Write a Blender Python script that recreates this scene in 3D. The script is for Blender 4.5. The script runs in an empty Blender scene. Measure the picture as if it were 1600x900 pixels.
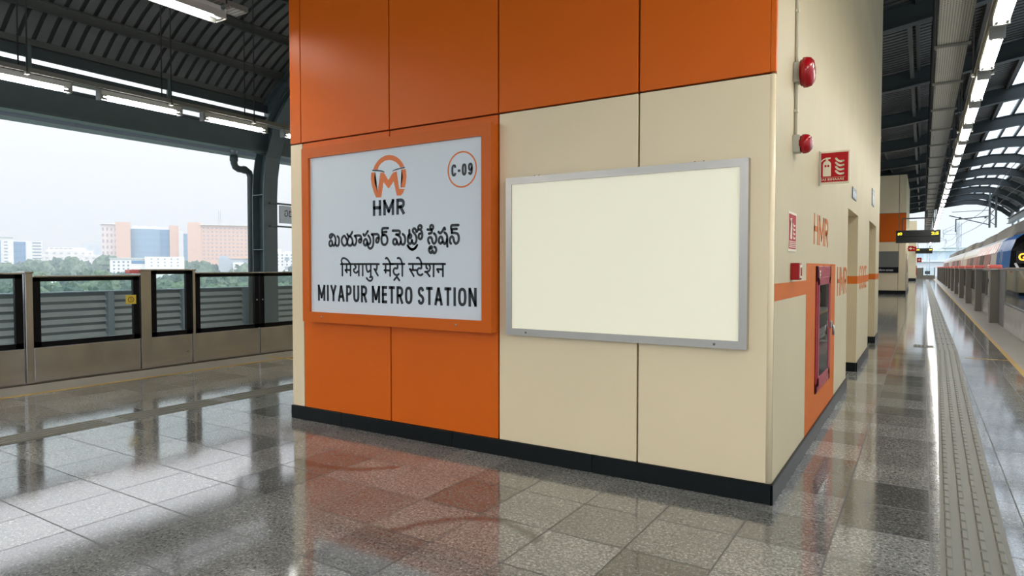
import bpy, bmesh, math, random
from mathutils import Vector, Matrix, noise
random.seed(7)
SC = bpy.context.scene
COL = SC.collection
PI = math.pi
# ------------------------------------------------------------------ materials
def mat(name, col=(.8, .8, .8), rough=.5, metal=0., spec=.5, coat=0., emit=None, estr=0., bump=0., bscale=60., var=0., vscale=3., rvar=0.):
    m = bpy.data.materials.new(name); m.use_nodes = True
    nt = m.node_tree; n = nt.nodes; l = nt.links
    b = n['Principled BSDF']
    b.inputs['Base Color'].default_value = (*col, 1); b.inputs['Roughness'].default_value = rough
    b.inputs['Metallic'].default_value = metal; b.inputs['Specular IOR Level'].default_value = spec
    b.inputs['Coat Weight'].default_value = coat
    if emit:
        b.inputs['Emission Color'].default_value = (*emit, 1); b.inputs['Emission Strength'].default_value = estr
    tc = n.new('ShaderNodeTexCoord')
    if var or rvar:
        t = n.new('ShaderNodeTexNoise'); t.inputs['Scale'].default_value = vscale; t.inputs['Detail'].default_value = 6
        l.new(tc.outputs['Object'], t.inputs['Vector'])
        if var:
            mx = n.new('ShaderNodeMix'); mx.data_type = 'RGBA'
            mx.inputs['A'].default_value = (*[c*(1-var) for c in col], 1)
            mx.inputs['B'].default_value = (*[min(1, c*(1+var)) for c in col], 1)
            l.new(t.outputs['Fac'], mx.inputs['Factor']); l.new(mx.outputs['Result'], b.inputs['Base Color'])
        if rvar:
            mr = n.new('ShaderNodeMapRange'); mr.inputs['To Min'].default_value = max(0, rough-rvar); mr.inputs['To Max'].default_value = rough+rvar
            l.new(t.outputs['Fac'], mr.inputs['Value']); l.new(mr.outputs['Result'], b.inputs['Roughness'])
    if bump:
        t2 = n.new('ShaderNodeTexNoise'); t2.inputs['Scale'].default_value = bscale
        l.new(tc.outputs['Object'], t2.inputs['Vector'])
        bp = n.new('ShaderNodeBump'); bp.inputs['Strength'].default_value = bump; bp.inputs['Distance'].default_value = .01
        l.new(t2.outputs['Fac'], bp.inputs['Height']); l.new(bp.outputs['Normal'], b.inputs['Normal'])
    return m

def nodes_of(m):
    return m.node_tree.nodes, m.node_tree.links, m.node_tree.nodes['Principled BSDF']

def mathn(nt, op, a, b=None):
    x = nt.nodes.new('ShaderNodeMath'); x.operation = op
    for i, v in enumerate((a, b)):
        if v is None: continue
        if isinstance(v, (int, float)): x.inputs[i].default_value = v
        else: nt.links.new(v, x.inputs[i])
    return x.outputs[0]

def ramp(nt, fac, stops):
    r = nt.nodes.new('ShaderNodeValToRGB'); e = r.color_ramp.elements
    while len(e) < len(stops): e.new(.5)
    for i, (p, c) in enumerate(stops):
        e[i].position = p; e[i].color = (*c, 1)
    nt.links.new(fac, r.inputs['Fac']); return r.outputs['Color']

def mixc(nt, fac, a, b, mode='MIX'):
    x = nt.nodes.new('ShaderNodeMix'); x.data_type = 'RGBA'; x.blend_type = mode
    for nm, v in (('Factor', fac), ('A', a), ('B', b)):
        s = x.inputs[nm] if nm != 'Factor' else x.inputs[0]
        if nm == 'A': s = x.inputs[6]
        if nm == 'B': s = x.inputs[7]
        if isinstance(v, (int, float)): s.default_value = v
        elif isinstance(v, tuple): s.default_value = (*v, 1)
        else: nt.links.new(v, s)
    return x.outputs[2]

def granite():
    m = mat('granite_tiles', rough=.09, spec=.5); nt = m.node_tree; n, l, b = nodes_of(m)
    tc = n.new('ShaderNodeTexCoord'); sep = n.new('ShaderNodeSeparateXYZ'); l.new(tc.outputs['Object'], sep.inputs[0])
    fx = mathn(nt, 'DIVIDE', mathn(nt, 'ADD', sep.outputs[0], .4), .4625)
    fy = mathn(nt, 'DIVIDE', mathn(nt, 'ADD', sep.outputs[1], -1.76), .4875)
    cx = mathn(nt, 'FLOOR', fx); cy = mathn(nt, 'FLOOR', fy)
    cmb = n.new('ShaderNodeCombineXYZ'); l.new(cx, cmb.inputs[0]); l.new(cy, cmb.inputs[1])
    wn = n.new('ShaderNodeTexWhiteNoise'); wn.noise_dimensions = '2D'; l.new(cmb.outputs[0], wn.inputs['Vector'])
    def joint(f, w):
        fr = mathn(nt, 'FRACT', f); d = mathn(nt, 'MINIMUM', fr, mathn(nt, 'SUBTRACT', 1., fr))
        return mathn(nt, 'LESS_THAN', d, w)
    jt = mathn(nt, 'MAXIMUM', joint(fx, .0095), joint(fy, .0095))
    # speckle
    t1 = n.new('ShaderNodeTexNoise'); t1.inputs['Scale'].default_value = 58; t1.inputs['Detail'].default_value = 8; t1.inputs['Roughness'].default_value = .8; t1.inputs['Distortion'].default_value = .6
    l.new(tc.outputs['Object'], t1.inputs['Vector'])
    sp = ramp(nt, t1.outputs['Fac'], [(.36, (.03, .032, .03)), (.45, (.17, .17, .155)), (.54, (.33, .325, .295)), (.64, (.66, .65, .60))])
    t2 = n.new('ShaderNodeTexNoise'); t2.inputs['Scale'].default_value = 1.7; t2.inputs['Detail'].default_value = 6; t2.inputs['Roughness'].default_value = .6
    l.new(tc.outputs['Object'], t2.inputs['Vector'])
    tone = mathn(nt, 'MULTIPLY_ADD', mathn(nt, 'POWER', wn.outputs['Value'], .6), .62); nt.nodes[-1].inputs[2].default_value = .40
    tone = mathn(nt, 'MULTIPLY', tone, mathn(nt, 'ADD', mathn(nt, 'MULTIPLY', t2.outputs['Fac'], .8), .6))
    tn = n.new('ShaderNodeCombineXYZ')
    for i in range(3): l.new(tone, tn.inputs[i])
    c = mixc(nt, 1., sp, tn.outputs[0], 'MULTIPLY')
    # worn dark scuff marks left on the polish
    t4 = n.new('ShaderNodeTexNoise'); t4.inputs['Scale'].default_value = 3.5; l.new(tc.outputs['Object'], t4.inputs['Vector'])
    wob = mathn(nt, 'MULTIPLY', mathn(nt, 'SUBTRACT', t4.outputs['Fac'], .5), .16)
    def scuff(px_, py_, r, x0, x1, ymin, w):
        dx = mathn(nt, 'SUBTRACT', sep.outputs[0], px_); dy = mathn(nt, 'SUBTRACT', sep.outputs[1], py_)
        rr = mathn(nt, 'SQRT', mathn(nt, 'ADD', mathn(nt, 'MULTIPLY', dx, dx), mathn(nt, 'MULTIPLY', dy, dy)))
        d = mathn(nt, 'ABSOLUTE', mathn(nt, 'ADD', mathn(nt, 'SUBTRACT', rr, r), wob))
        k = n.new('ShaderNodeMapRange'); k.inputs['From Min'].default_value = 0; k.inputs['From Max'].default_value = w
        k.inputs['To Min'].default_value = 1; k.inputs['To Max'].default_value = 0; l.new(d, k.inputs['Value'])
        k2 = mathn(nt, 'MULTIPLY', mathn(nt, 'GREATER_THAN', sep.outputs[0], x0), mathn(nt, 'LESS_THAN', sep.outputs[0], x1))
        k2 = mathn(nt, 'MULTIPLY', k2, mathn(nt, 'GREATER_THAN', sep.outputs[1], ymin))
        return mathn(nt, 'MULTIPLY', k.outputs[0], k2)
    s = mathn(nt, 'MAXIMUM', scuff(-2.05, 2.72, .46, -2.6, -1.75, 2.72, .06), scuff(-3.9, 4.1, .75, -4.6, -3.3, 0., .07))
    s2 = n.new('ShaderNodeTexNoise'); s2.inputs['Scale'].default_value = .9; s2.inputs['Detail'].default_value = 8; s2.inputs['Roughness'].default_value = .7
    mpp = n.new('ShaderNodeMapping'); mpp.inputs['Scale'].default_value = (.9, 2.6, 1); l.new(tc.outputs['Object'], mpp.inputs[0]); l.new(mpp.outputs[0], s2.inputs['Vector'])
    blot = n.new('ShaderNodeMapRange'); blot.inputs['From Min'].default_value = .60; blot.inputs['From Max'].default_value = .74; l.new(s2.outputs['Fac'], blot.inputs['Value'])
    s = mathn(nt, 'MAXIMUM', mathn(nt, 'MULTIPLY', s, .75), mathn(nt, 'MULTIPLY', blot.outputs[0], .45))
    c = mixc(nt, s, c, (.035, .032, .03))
    c = mixc(nt, mathn(nt, 'MULTIPLY', jt, .92), c, (.03, .03, .03))
    l.new(c, b.inputs['Base Color'])
    rg = n.new('ShaderNodeMapRange'); rg.inputs['To Min'].default_value = .05; rg.inputs['To Max'].default_value = .13
    l.new(t2.outputs['Fac'], rg.inputs['Value'])
    l.new(mathn(nt, 'ADD', rg.outputs[0], mathn(nt, 'MULTIPLY', jt, .5)), b.inputs['Roughness'])
    # slight per-tile tilt, so reflections break at the joints
    t3 = n.new('ShaderNodeTexNoise'); t3.inputs['Scale'].default_value = 2.2; l.new(tc.outputs['Object'], t3.inputs['Vector'])
    bp = n.new('ShaderNodeBump'); bp.inputs['Strength'].default_value = .035; bp.inputs['Distance'].default_value = .02
    l.new(t3.outputs['Fac'], bp.inputs['Height']); l.new(bp.outputs['Normal'], b.inputs['Normal'])
    b.inputs['IOR'].default_value = 2.1
    return m

def brushed(name, col, rough=.3, wobble=0.):
    m = mat(name, col, rough, 1.); nt = m.node_tree; n, l, b = nodes_of(m)
    tc = n.new('ShaderNodeTexCoord'); mp = n.new('ShaderNodeMapping'); mp.inputs['Scale'].default_value = (4, 4, 260)
    l.new(tc.outputs['Object'], mp.inputs[0]); t = n.new('ShaderNodeTexNoise'); t.inputs['Scale'].default_value = 1; t.inputs['Detail'].default_value = 3
    l.new(mp.outputs[0], t.inputs['Vector'])
    mr = n.new('ShaderNodeMapRange'); mr.inputs['To Min'].default_value = rough-.015; mr.inputs['To Max'].default_value = rough+.02
    l.new(t.outputs['Fac'], mr.inputs['Value']); l.new(mr.outputs[0], b.inputs['Roughness'])
    if wobble:   # thin sheet that is not quite flat
        w_ = n.new('ShaderNodeTexNoise'); w_.inputs['Scale'].default_value = 1.1; w_.inputs['Detail'].default_value = 1
        m2 = n.new('ShaderNodeMapping'); m2.inputs['Scale'].default_value = (1, 1.6, .5); l.new(tc.outputs['Object'], m2.inputs[0]); l.new(m2.outputs[0], w_.inputs['Vector'])
        bp = n.new('ShaderNodeBump'); bp.inputs['Strength'].default_value = wobble; bp.inputs['Distance'].default_value = .25
        l.new(w_.outputs['Fac'], bp.inputs['Height']); l.new(bp.outputs['Normal'], b.inputs['Normal'])
    return m

def glass(name, tint=(.9, .95, .95), refl=1.):
    m = bpy.data.materials.new(name); m.use_nodes = True; nt = m.node_tree; n = nt.nodes; l = nt.links
    n.remove(n['Principled BSDF']); out = n['Material Output']
    tr = n.new('ShaderNodeBsdfTransparent'); tr.inputs[0].default_value = (*tint, 1)
    gl = n.new('ShaderNodeBsdfGlossy'); gl.inputs['Roughness'].default_value = .02
    fr = n.new('ShaderNodeFresnel'); fr.inputs[0].default_value = 1.5
    mx = n.new('ShaderNodeMixShader'); l.new(mathn(nt, 'MULTIPLY', fr.outputs[0], refl), mx.inputs[0]); l.new(tr.outputs[0], mx.inputs[1]); l.new(gl.outputs[0], mx.inputs[2])
    l.new(mx.outputs[0], out.inputs['Surface']); return m

def perforated():
    m = mat('perforated_steel', (.34, .34, .32), .5, .4); nt = m.node_tree; n, l, b = nodes_of(m)
    tc = n.new('ShaderNodeTexCoord'); sep = n.new('ShaderNodeSeparateXYZ'); l.new(tc.outputs['Object'], sep.inputs[0])
    a = mathn(nt, 'SUBTRACT', mathn(nt, 'FRACT', mathn(nt, 'DIVIDE', sep.outputs[0], .026)), .5)
    c = mathn(nt, 'SUBTRACT', mathn(nt, 'FRACT', mathn(nt, 'DIVIDE', sep.outputs[1], .05)), .5)
    r = mathn(nt, 'ADD', mathn(nt, 'MULTIPLY', a, a), mathn(nt, 'MULTIPLY', c, c))
    hole = mathn(nt, 'LESS_THAN', r, .07)
    l.new(mixc(nt, hole, (.36, .36, .33), (.02, .02, .02)), b.inputs['Base Color']); return m

def wrap_print():
    m = mat('printed_wrap', rough=.35); nt = m.node_tree; n, l, b = nodes_of(m)
    tc = n.new('ShaderNodeTexCoord'); t = n.new('ShaderNodeTexNoise'); t.inputs['Scale'].default_value = 3.2; t.inputs['Detail'].default_value = 5
    l.new(tc.outputs['Object'], t.inputs['Vector'])
    l.new(ramp(nt, t.outputs['Fac'], [(.40, (.62, .6, .62)), (.50, (.45, .24, .25)), (.60, (.55, .05, .05))]), b.inputs['Base Color']); return m

def grid_facade(name, wall, win, sx, sz, wx=.55, wz=.5):
    """a wall with rows of recess-coloured window openings, by object coordinates (x along the face, z up)"""
    m = mat(name, wall, .8); nt = m.node_tree; n, l, b = nodes_of(m)
    tc = n.new('ShaderNodeTexCoord'); sep = n.new('ShaderNodeSeparateXYZ'); l.new(tc.outputs['Object'], sep.inputs[0])
    a = mathn(nt, 'FRACT', mathn(nt, 'DIVIDE', mathn(nt, 'ADD', sep.outputs[0], sep.outputs[1]), sx)); c = mathn(nt, 'FRACT', mathn(nt, 'DIVIDE', sep.outputs[2], sz))
    w = mathn(nt, 'MULTIPLY', mathn(nt, 'LESS_THAN', a, wx), mathn(nt, 'LESS_THAN', c, wz))
    l.new(mixc(nt, w, wall, win), b.inputs['Base Color']); return m

def foliage(name, a, c):
    m = mat(name, a, .9); nt = m.node_tree; n, l, b = nodes_of(m)
    tc = n.new('ShaderNodeTexCoord'); t = n.new('ShaderNodeTexNoise'); t.inputs['Scale'].default_value = 1.1; t.inputs['Detail'].default_value = 8; t.inputs['Roughness'].default_value = .7
    l.new(tc.outputs['Object'], t.inputs['Vector']); l.new(ramp(nt, t.outputs['Fac'], [(.38, a), (.62, c)]), b.inputs['Base Color']); return m

def roof_sheet_mat():
    m = mat('roof_sheet', (.11, .11, .105), .55, .1); nt = m.node_tree; n, l, b = nodes_of(m)
    tc = n.new('ShaderNodeTexCoord'); sep = n.new('ShaderNodeSeparateXYZ'); l.new(tc.outputs['Object'], sep.inputs[0])
    f = mathn(nt, 'FRACT', mathn(nt, 'DIVIDE', mathn(nt, 'ADD', sep.outputs[1], 14.), .25))
    rib_band = mathn(nt, 'GREATER_THAN', f, .70)  # darker band along each rib of the sheet
    t = n.new('ShaderNodeTexNoise'); t.inputs['Scale'].default_value = .9; t.inputs['Detail'].default_value = 5; l.new(tc.outputs['Object'], t.inputs['Vector'])
    c = ramp(nt, t.outputs['Fac'], [(.35, (.10, .105, .105)), (.65, (.155, .16, .155))])
    l.new(mixc(nt, rib_band, c, (.03, .03, .03)), b.inputs['Base Color']); return m
def louvre_mat():
    return mat('louvre_grey', (.62, .65, .65), .5, 0, var=.08, vscale=8)

M = dict(
    granite=granite(),
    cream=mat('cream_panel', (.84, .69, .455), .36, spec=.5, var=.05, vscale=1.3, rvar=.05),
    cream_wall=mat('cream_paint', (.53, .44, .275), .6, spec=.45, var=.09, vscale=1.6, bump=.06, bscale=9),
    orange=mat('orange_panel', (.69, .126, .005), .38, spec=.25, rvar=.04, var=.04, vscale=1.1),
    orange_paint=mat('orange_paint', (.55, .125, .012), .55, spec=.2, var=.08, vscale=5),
    orange_frame=mat('orange_frame', (.62, .115, .004), .33, spec=.25),
    gap=mat('panel_gap', (.012, .011, .01), .8),
    black_granite=mat('black_granite', (.008, .010, .011), .3, spec=.12, var=.5, vscale=50),
    white_sign=mat('sign_white', (.68, .73, .775), .35, spec=.4),
    ink_navy=mat('ink_navy', (.012, .022, .036), .4), ink_black=mat('ink_black', (.008, .01, .014), .4),
    logo=mat('logo_orange', (.72, .16, .025), .4),
    blank=mat('cream_acrylic', (.90, .86, .68), .3, spec=.4, emit=(.93, .87, .66), estr=.2),
    alu=mat('brushed_aluminium', (.44, .41, .375), .33, 1., rvar=.03, vscale=2),
    steel=brushed('brushed_stainless', (.60, .57, .555), .24, .22),
    steel_dark=brushed('dull_stainless', (.20, .185, .16), .36),
    black=mat('gloss_black', (.004, .004, .005), .3, spec=.18), black_matt=mat('matt_black', (.012, .012, .012), .7),
    rubber=mat('rubber_black', (.02, .02, .02), .8),
    glass=glass('gate_glass', (.90, .945, .945), .8), clear=glass('cabinet_glass', (.42, .47, .45), 1.3),
    red=mat('red_plastic', (.34, .004, .008), .22, spec=.4), red_paint=mat('red_enamel', (.30, .012, .025), .4),
    sign_red=mat('sign_red', (.40, .003, .006), .5, spec=.25), sign_cream=mat('sign_cream', (.72, .64, .48), .5),
    conduit=mat('conduit_grey', (.62, .57, .43), .5), box_grey=mat('box_grey', (.42, .40, .33), .5),
    column=mat('column_paint', (.085, .115, .12), .42, var=.1, vscale=4), beam=mat('beam_paint', (.042, .054, .058), .5, var=.12, vscale=3),
    purlin=mat('purlin_galv', (.10, .105, .10), .5, .2), sheet=roof_sheet_mat(),
    fascia=mat('fascia_grey', (.20, .22, .25), .5), pipe=mat('pipe_grey', (.07, .085, .09), .45),
    louvre=louvre_mat(), louvre_post=mat('louvre_post', (.27, .33, .37), .5),
    concrete=mat('edge_concrete', (.29, .27, .235), .4, var=.15, vscale=1.5, rvar=.1), track=mat('track_slab', (.18, .17, .16), .8, var=.2),
    yellow=mat('line_yellow', (.50, .31, .07), .55, var=.15, vscale=6), tactile=mat('tactile_tile', (.175, .168, .138), .5, var=.12, vscale=2.5),
    yellow_tag=mat('sticker_yellow', (.62, .45, .05), .5), sticker_ink=mat('sticker_brown', (.10, .035, .01), .5),
    tube=mat('tube_lit', (1, 1, 1), .5, emit=(1., .98, .92), estr=36.), lamp_body=mat('lamp_body', (.5, .5, .47), .4),
    clip=mat('lamp_clip', (.35, .35, .34), .4, .6), perforated=perforated(), rail=mat('tray_rail', (.19, .19, .175), .5, .3),
    rod=mat('hanger_rod', (.05, .05, .05), .5, .5),
    red_lamp=mat('red_lamp', (.70, .15, .115), .35, emit=(1., .14, .09), estr=.12), pink_lamp=mat('red_cap', (.80, .20, .19), .35),
    skylight=mat('skylight_sheet', (.86, .9, .93), .5),
    train=mat('train_silver', (.60, .55, .50), .5, 0, spec=.15, var=.06), train_roof=mat('train_white', (.72, .74, .78), .4, var=.05), wrap=wrap_print(),
    train_red=mat('train_door', (.47, .27, .24), .6, spec=.06, var=.25, vscale=1.3), train_blue=mat('train_blue', (.003, .11, .36), .4, spec=.2), train_black=mat('train_glass', (.004, .004, .005), .3, spec=.04),
    hvac=mat('roof_unit', (.20, .18, .155), .7, var=.2, vscale=2), amber=mat('amber_led', (1, .4, .02), .5, emit=(1., .32, .02), estr=5.),
    yellow_led=mat('yellow_led', (1, .8, .05), .5, emit=(1., .74, .04), estr=1.6), screen=mat('screen_dark', (.016, .016, .014), .35), screen_grey=mat('screen_grey', (.16, .16, .14), .35),
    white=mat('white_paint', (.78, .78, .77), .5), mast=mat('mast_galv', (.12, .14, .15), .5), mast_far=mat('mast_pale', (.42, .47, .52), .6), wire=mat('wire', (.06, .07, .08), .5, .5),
    ground=mat('far_ground', (.16, .22, .17), .95, var=.3, vscale=.02),
    salmon=mat('salmon_render', (.76, .50, .38), .8, var=.04, vscale=.05), salmon_grid=grid_facade('salmon_windows', (.80, .62, .55), (.36, .31, .33), 2.3, 3.1, .5, .45),
    white_grid=grid_facade('lattice_windows', (.80, .72, .70), (.42, .38, .42), 1.8, 3.0, .45, .5),
    blue_glass=grid_facade('curtain_glass', (.20, .33, .50), (.24, .38, .55), 4., 3.2, .92, .8), blue_dark=grid_facade('dark_curtain_glass', (.11, .22, .40), (.14, .27, .46), 5., 3.2, .95, .75),
    pale=mat('pale_render', (.72, .76, .80), .8), white_block=mat('white_render', (.84, .83, .81), .8), white_win=grid_facade('white_windows', (.84, .83, .81), (.40, .44, .50), 4.2, 3.4, .4, .38),
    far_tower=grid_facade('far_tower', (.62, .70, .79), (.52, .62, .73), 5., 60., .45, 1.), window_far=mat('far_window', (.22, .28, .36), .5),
    leaf1=foliage('leaf_deep', (.045, .085, .06), (.12, .165, .12)), leaf2=foliage('leaf_green', (.06, .11, .065), (.17, .225, .15)), leaf3=foliage('leaf_dark', (.04, .075, .06), (.10, .145, .115)),
    bark=mat('bark', (.12, .10, .08), .9),
)
def _sky():
    nt = M['skylight'].node_tree; n = nt.nodes; l = nt.links
    tr = n.new('ShaderNodeBsdfTranslucent'); tr.inputs[0].default_value = (.86, .9, .94, 1)
    tp = n.new('ShaderNodeBsdfTransparent'); tp.inputs[0].default_value = (.85, .9, .94, 1)
    mx = n.new('ShaderNodeMixShader'); mx.inputs[0].default_value = .45
    l.new(tr.outputs[0], mx.inputs[1]); l.new(tp.outputs[0], mx.inputs[2]); l.new(mx.outputs[0], n['Material Output'].inputs['Surface'])
_sky()
# ------------------------------------------------------------------ mesh helpers
_P = [(0, 0), (0, 1)], [(0, 1), (.6, 1), (.93, .9), (1, .74), (.93, .58), (.6, .47), (0, .47)]
_O = [(.5, 1), (.12, .9), (0, .65), (0, .35), (.12, .1), (.5, 0), (.88, .1), (1, .35), (1, .65), (.88, .9), (.5, 1)]
STR = {'M': [[(0, 0), (0, 1)], [(1, 0), (1, 1)], [(0, .97), (.5, .2)], [(.5, .2), (1, .97)]], 'I': [[(.5, 0), (.5, 1)]],
       'Y': [[(0, 1), (.5, .45)], [(1, 1), (.5, .45)], [(.5, .5), (.5, 0)]], 'A': [[(0, 0), (.46, .97)], [(1, 0), (.54, .97)], [(.22, .27), (.78, .27)]],
       'P': list(_P), 'U': [[(0, 1.1), (0, .3), (.15, .06), (.5, 0), (.85, .06), (1, .3), (1, 1.1)]], 'R': list(_P)+[[(.5, .47), (.97, 0)]],
       'E': [[(0, 0), (0, 1)], [(0, 1), (1, 1)], [(0, .52), (.9, .52)], [(0, 0), (1, 0)]], 'T': [[(0, 1), (1, 1)], [(.5, 1), (.5, 0)]], 'O': [_O], '0': [_O],
       'S': [[(.98, .8), (.8, .96), (.5, 1), (.15, .93), (.03, .75), (.2, .58), (.5, .5), (.85, .4), (1, .22), (.82, .05), (.5, 0), (.15, .05), (0, .22)]],
       'N': [[(0, 0), (0, 1)], [(1, 0), (1, 1)], [(.04, .95), (.96, .05)]], 'H': [[(0, 0), (0, 1)], [(1, 0), (1, 1)], [(0, .52), (1, .52)]],
       'C': [[(1, .76), (.85, .95), (.5, 1), (.12, .9), (0, .65), (0, .35), (.12, .1), (.5, 0), (.85, .05), (1, .24)]], '-': [[(.1, .42), (.9, .42)]],
       '9': [[(1, .7), (.88, .93), (.5, 1), (.12, .93), (0, .7), (.12, .48), (.5, .4), (.88, .48), (1, .7)], [(1, .7), (1, .35), (.85, .08), (.5, 0), (.12, .06), (0, .2)]]}
WID = {'M': .86, 'I': .26, 'Y': .68, 'A': .74, 'P': .62, 'U': .66, 'R': .66, 'E': .54, 'T': .6, 'O': .72, '0': .58, 'S': .62, 'N': .7, 'H': .68, 'C': .62, '-': .34, '9': .58, ' ': .16}
class B:
    """collects shapes in world coordinates and links them as one mesh object"""
    def __init__(s): s.bm = bmesh.new()
    def box(s, x0, x1, y0, y1, z0, z1, bev=0., seg=2):
        r = bmesh.ops.create_cube(s.bm, size=1); vs = r['verts']
        for v in vs:
            v.co = Vector(((x0+x1)/2+v.co.x*(x1-x0), (y0+y1)/2+v.co.y*(y1-y0), (z0+z1)/2+v.co.z*(z1-z0)))
        if bev:
            es = list({e for v in vs for e in v.link_edges})
            bmesh.ops.bevel(s.bm, geom=es, offset=bev, segments=seg, affect='EDGES', profile=.7)
        return s
    def tube(s, pts, r, n=8, cap=True):
        pts = [Vector(p) for p in pts]; rings = []; prev = None
        for i, p in enumerate(pts):
            t = (pts[min(i+1, len(pts)-1)]-pts[max(i-1, 0)]).normalized()
            if prev is None:
                u = t.cross(Vector((0, 0, 1)));
                if u.length < 1e-4: u = t.cross(Vector((1, 0, 0)))
            else: u = prev-t*prev.dot(t)
            u.normalize(); prev = u; w = t.cross(u); rr = r[i] if isinstance(r, (list, tuple)) else r
            rings.append([s.bm.verts.new(p+(u*math.cos(2*PI*k/n)+w*math.sin(2*PI*k/n))*rr) for k in range(n)])
        for a, c in zip(rings, rings[1:]):
            for k in range(n): f = s.bm.faces.new((a[k], a[(k+1) % n], c[(k+1) % n], c[k])); f.smooth = True
        if cap: s.bm.faces.new(rings[0][::-1]); s.bm.faces.new(rings[-1])
        return s
    def prism(s, pts, Mx, d):
        """2-D outline in plane Mx, pushed d along its normal"""
        a = [s.bm.verts.new(Mx @ Vector((x, y, 0))) for x, y in pts]; c = [s.bm.verts.new(Mx @ Vector((x, y, d))) for x, y in pts]
        k = len(pts); faces = [s.bm.faces.new(a[::-1]), s.bm.faces.new(c)]
        for i in range(k): s.bm.faces.new((a[i], a[(i+1) % k], c[(i+1) % k], c[i]))
        bmesh.ops.triangulate(s.bm, faces=faces) if k > 4 else None
        return s
    def ring(s, r0, r1, Mx, d, n=48, a0=0., a1=2*PI):
        for i in range(n):
            t0 = a0+(a1-a0)*i/n; t1 = a0+(a1-a0)*(i+1)/n
            s.prism([(r0*math.cos(t0), r0*math.sin(t0)), (r1*math.cos(t0), r1*math.sin(t0)), (r1*math.cos(t1), r1*math.sin(t1)), (r0*math.cos(t1), r0*math.sin(t1))], Mx, d)
        return s
    def disc(s, r, Mx, d, n=24, sx=1.):
        return s.prism([(r*sx*math.cos(2*PI*i/n), r*math.sin(2*PI*i/n)) for i in range(n)], Mx, d)
    def lathe(s, prof, Mx, n=28):
        """profile of (radius, height) about plane Mx's normal"""
        rings = [[s.bm.verts.new(Mx @ Vector((r*math.cos(2*PI*k/n), r*math.sin(2*PI*k/n), h))) for k in range(n)] for r, h in prof]
        for a, c in zip(rings, rings[1:]):
            for k in range(n): f = s.bm.faces.new((a[k], a[(k+1) % n], c[(k+1) % n], c[k])); f.smooth = True
        s.bm.faces.new(rings[0][::-1]); s.bm.faces.new(rings[-1]); return s
    def stroke(s, pts, w, Mx, d, smooth=True, caps=True):
        P = [Vector(p) for p in pts]
        if smooth and len(P) > 2:
            Q = [P[0]*2-P[1]]+P+[P[-1]*2-P[-2]]; out = []
            if (P[0]-P[-1]).length < 1e-6: Q[0] = P[-2]; Q[-1] = P[1]
            for i in range(1, len(Q)-2):
                for k in range(5):
                    t = k/5; a, b_, c, e = Q[i-1], Q[i], Q[i+1], Q[i+2]
                    out.append(.5*((2*b_)+(c-a)*t+(2*a-5*b_+4*c-e)*t*t+(3*b_-a-3*c+e)*t**3))
            P = out+[P[-1]]
        L, R = [], []
        for i, p in enumerate(P):
            t = (P[min(i+1, len(P)-1)]-P[max(i-1, 0)])
            if t.length < 1e-9: t = Vector((1, 0))
            t.normalize(); nn = Vector((-t.y, t.x))*(w/2); L.append(p+nn); R.append(p-nn)
        for i in range(len(P)-1):
            s.prism([R[i], R[i+1], L[i+1], L[i]], Mx, d)
        for p in (P[0], P[-1]) if caps else ():
            s.disc(w/2, Mx @ Matrix.Translation((p.x, p.y, 0)), d, 10)
        return s
    def letters(s, body, x0, x1, y0, y1, w, Mx, d=.0012, word=None):
        """bold condensed sign lettering drawn with flat-ended strokes, fitted to a box"""
        unit = [WID[c] for c in body]; gap = .17; tot = sum(unit)+gap*(len(body)-1); k = (x1-x0)/tot; x = x0
        wi = 0
        for c, u in zip(body, unit):
            wi += c == ' '
            for p in (STR.get(c, []) if word in (None, wi) else []):
                if c == 'I': q = [(x+u*k/2, y0+w/2), (x+u*k/2, y1-w/2)]
                else: q = [(x+w/2+(u*k-w)*a, y0+w/2+(y1-y0-w)*b_) for a, b_ in p]
                if len(q) == 2:
                    A, C_ = Vector(q[0]), Vector(q[1]); e = (C_-A).normalized()*w/2; A -= e; C_ += e
                    nn = Vector((-e.y, e.x)); s.prism([A-nn, C_-nn, C_+nn, A+nn], Mx, d)
                else: s.stroke(q, w, Mx, d, True, False)
            x += (u+gap)*k
        return s
    def text(s, body, x0, x1, y0, y1, Mx, d=.001, bold=0., keep=False):
        """lettering fitted to a box of plane Mx"""
        c = bpy.data.curves.new('t', 'FONT'); c.body = body; c.size = 1; c.offset = bold; c.resolution_u = 3; c.extrude = .0
        o = bpy.data.objects.new('t', c); me = bpy.data.meshes.new_from_object(o)
        xs = [v.co.x for v in me.vertices]; ys = [v.co.y for v in me.vertices]
        ax, bx, ay, by = min(xs), max(xs), min(ys), max(ys); ky = (y1-y0)/(by-ay); kx = (x1-x0)/(bx-ax)
        tmp = bmesh.new(); tmp.from_mesh(me)
        for v in tmp.verts: v.co = Vector((x0+(v.co.x-ax)*kx, y0+(v.co.y-ay)*ky, 0))
        ex = bmesh.ops.extrude_face_region(tmp, geom=list(tmp.faces))
        for g in ex['geom']:
            if isinstance(g, bmesh.types.BMVert): g.co.z += d
        for v in tmp.verts: v.co = Mx @ v.co
        m2 = bpy.data.meshes.new('t2'); tmp.to_mesh(m2); tmp.free(); s.bm.from_mesh(m2)
        bpy.data.meshes.remove(m2); bpy.data.objects.remove(o); bpy.data.curves.remove(c); bpy.data.meshes.remove(me)
        return s
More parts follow.
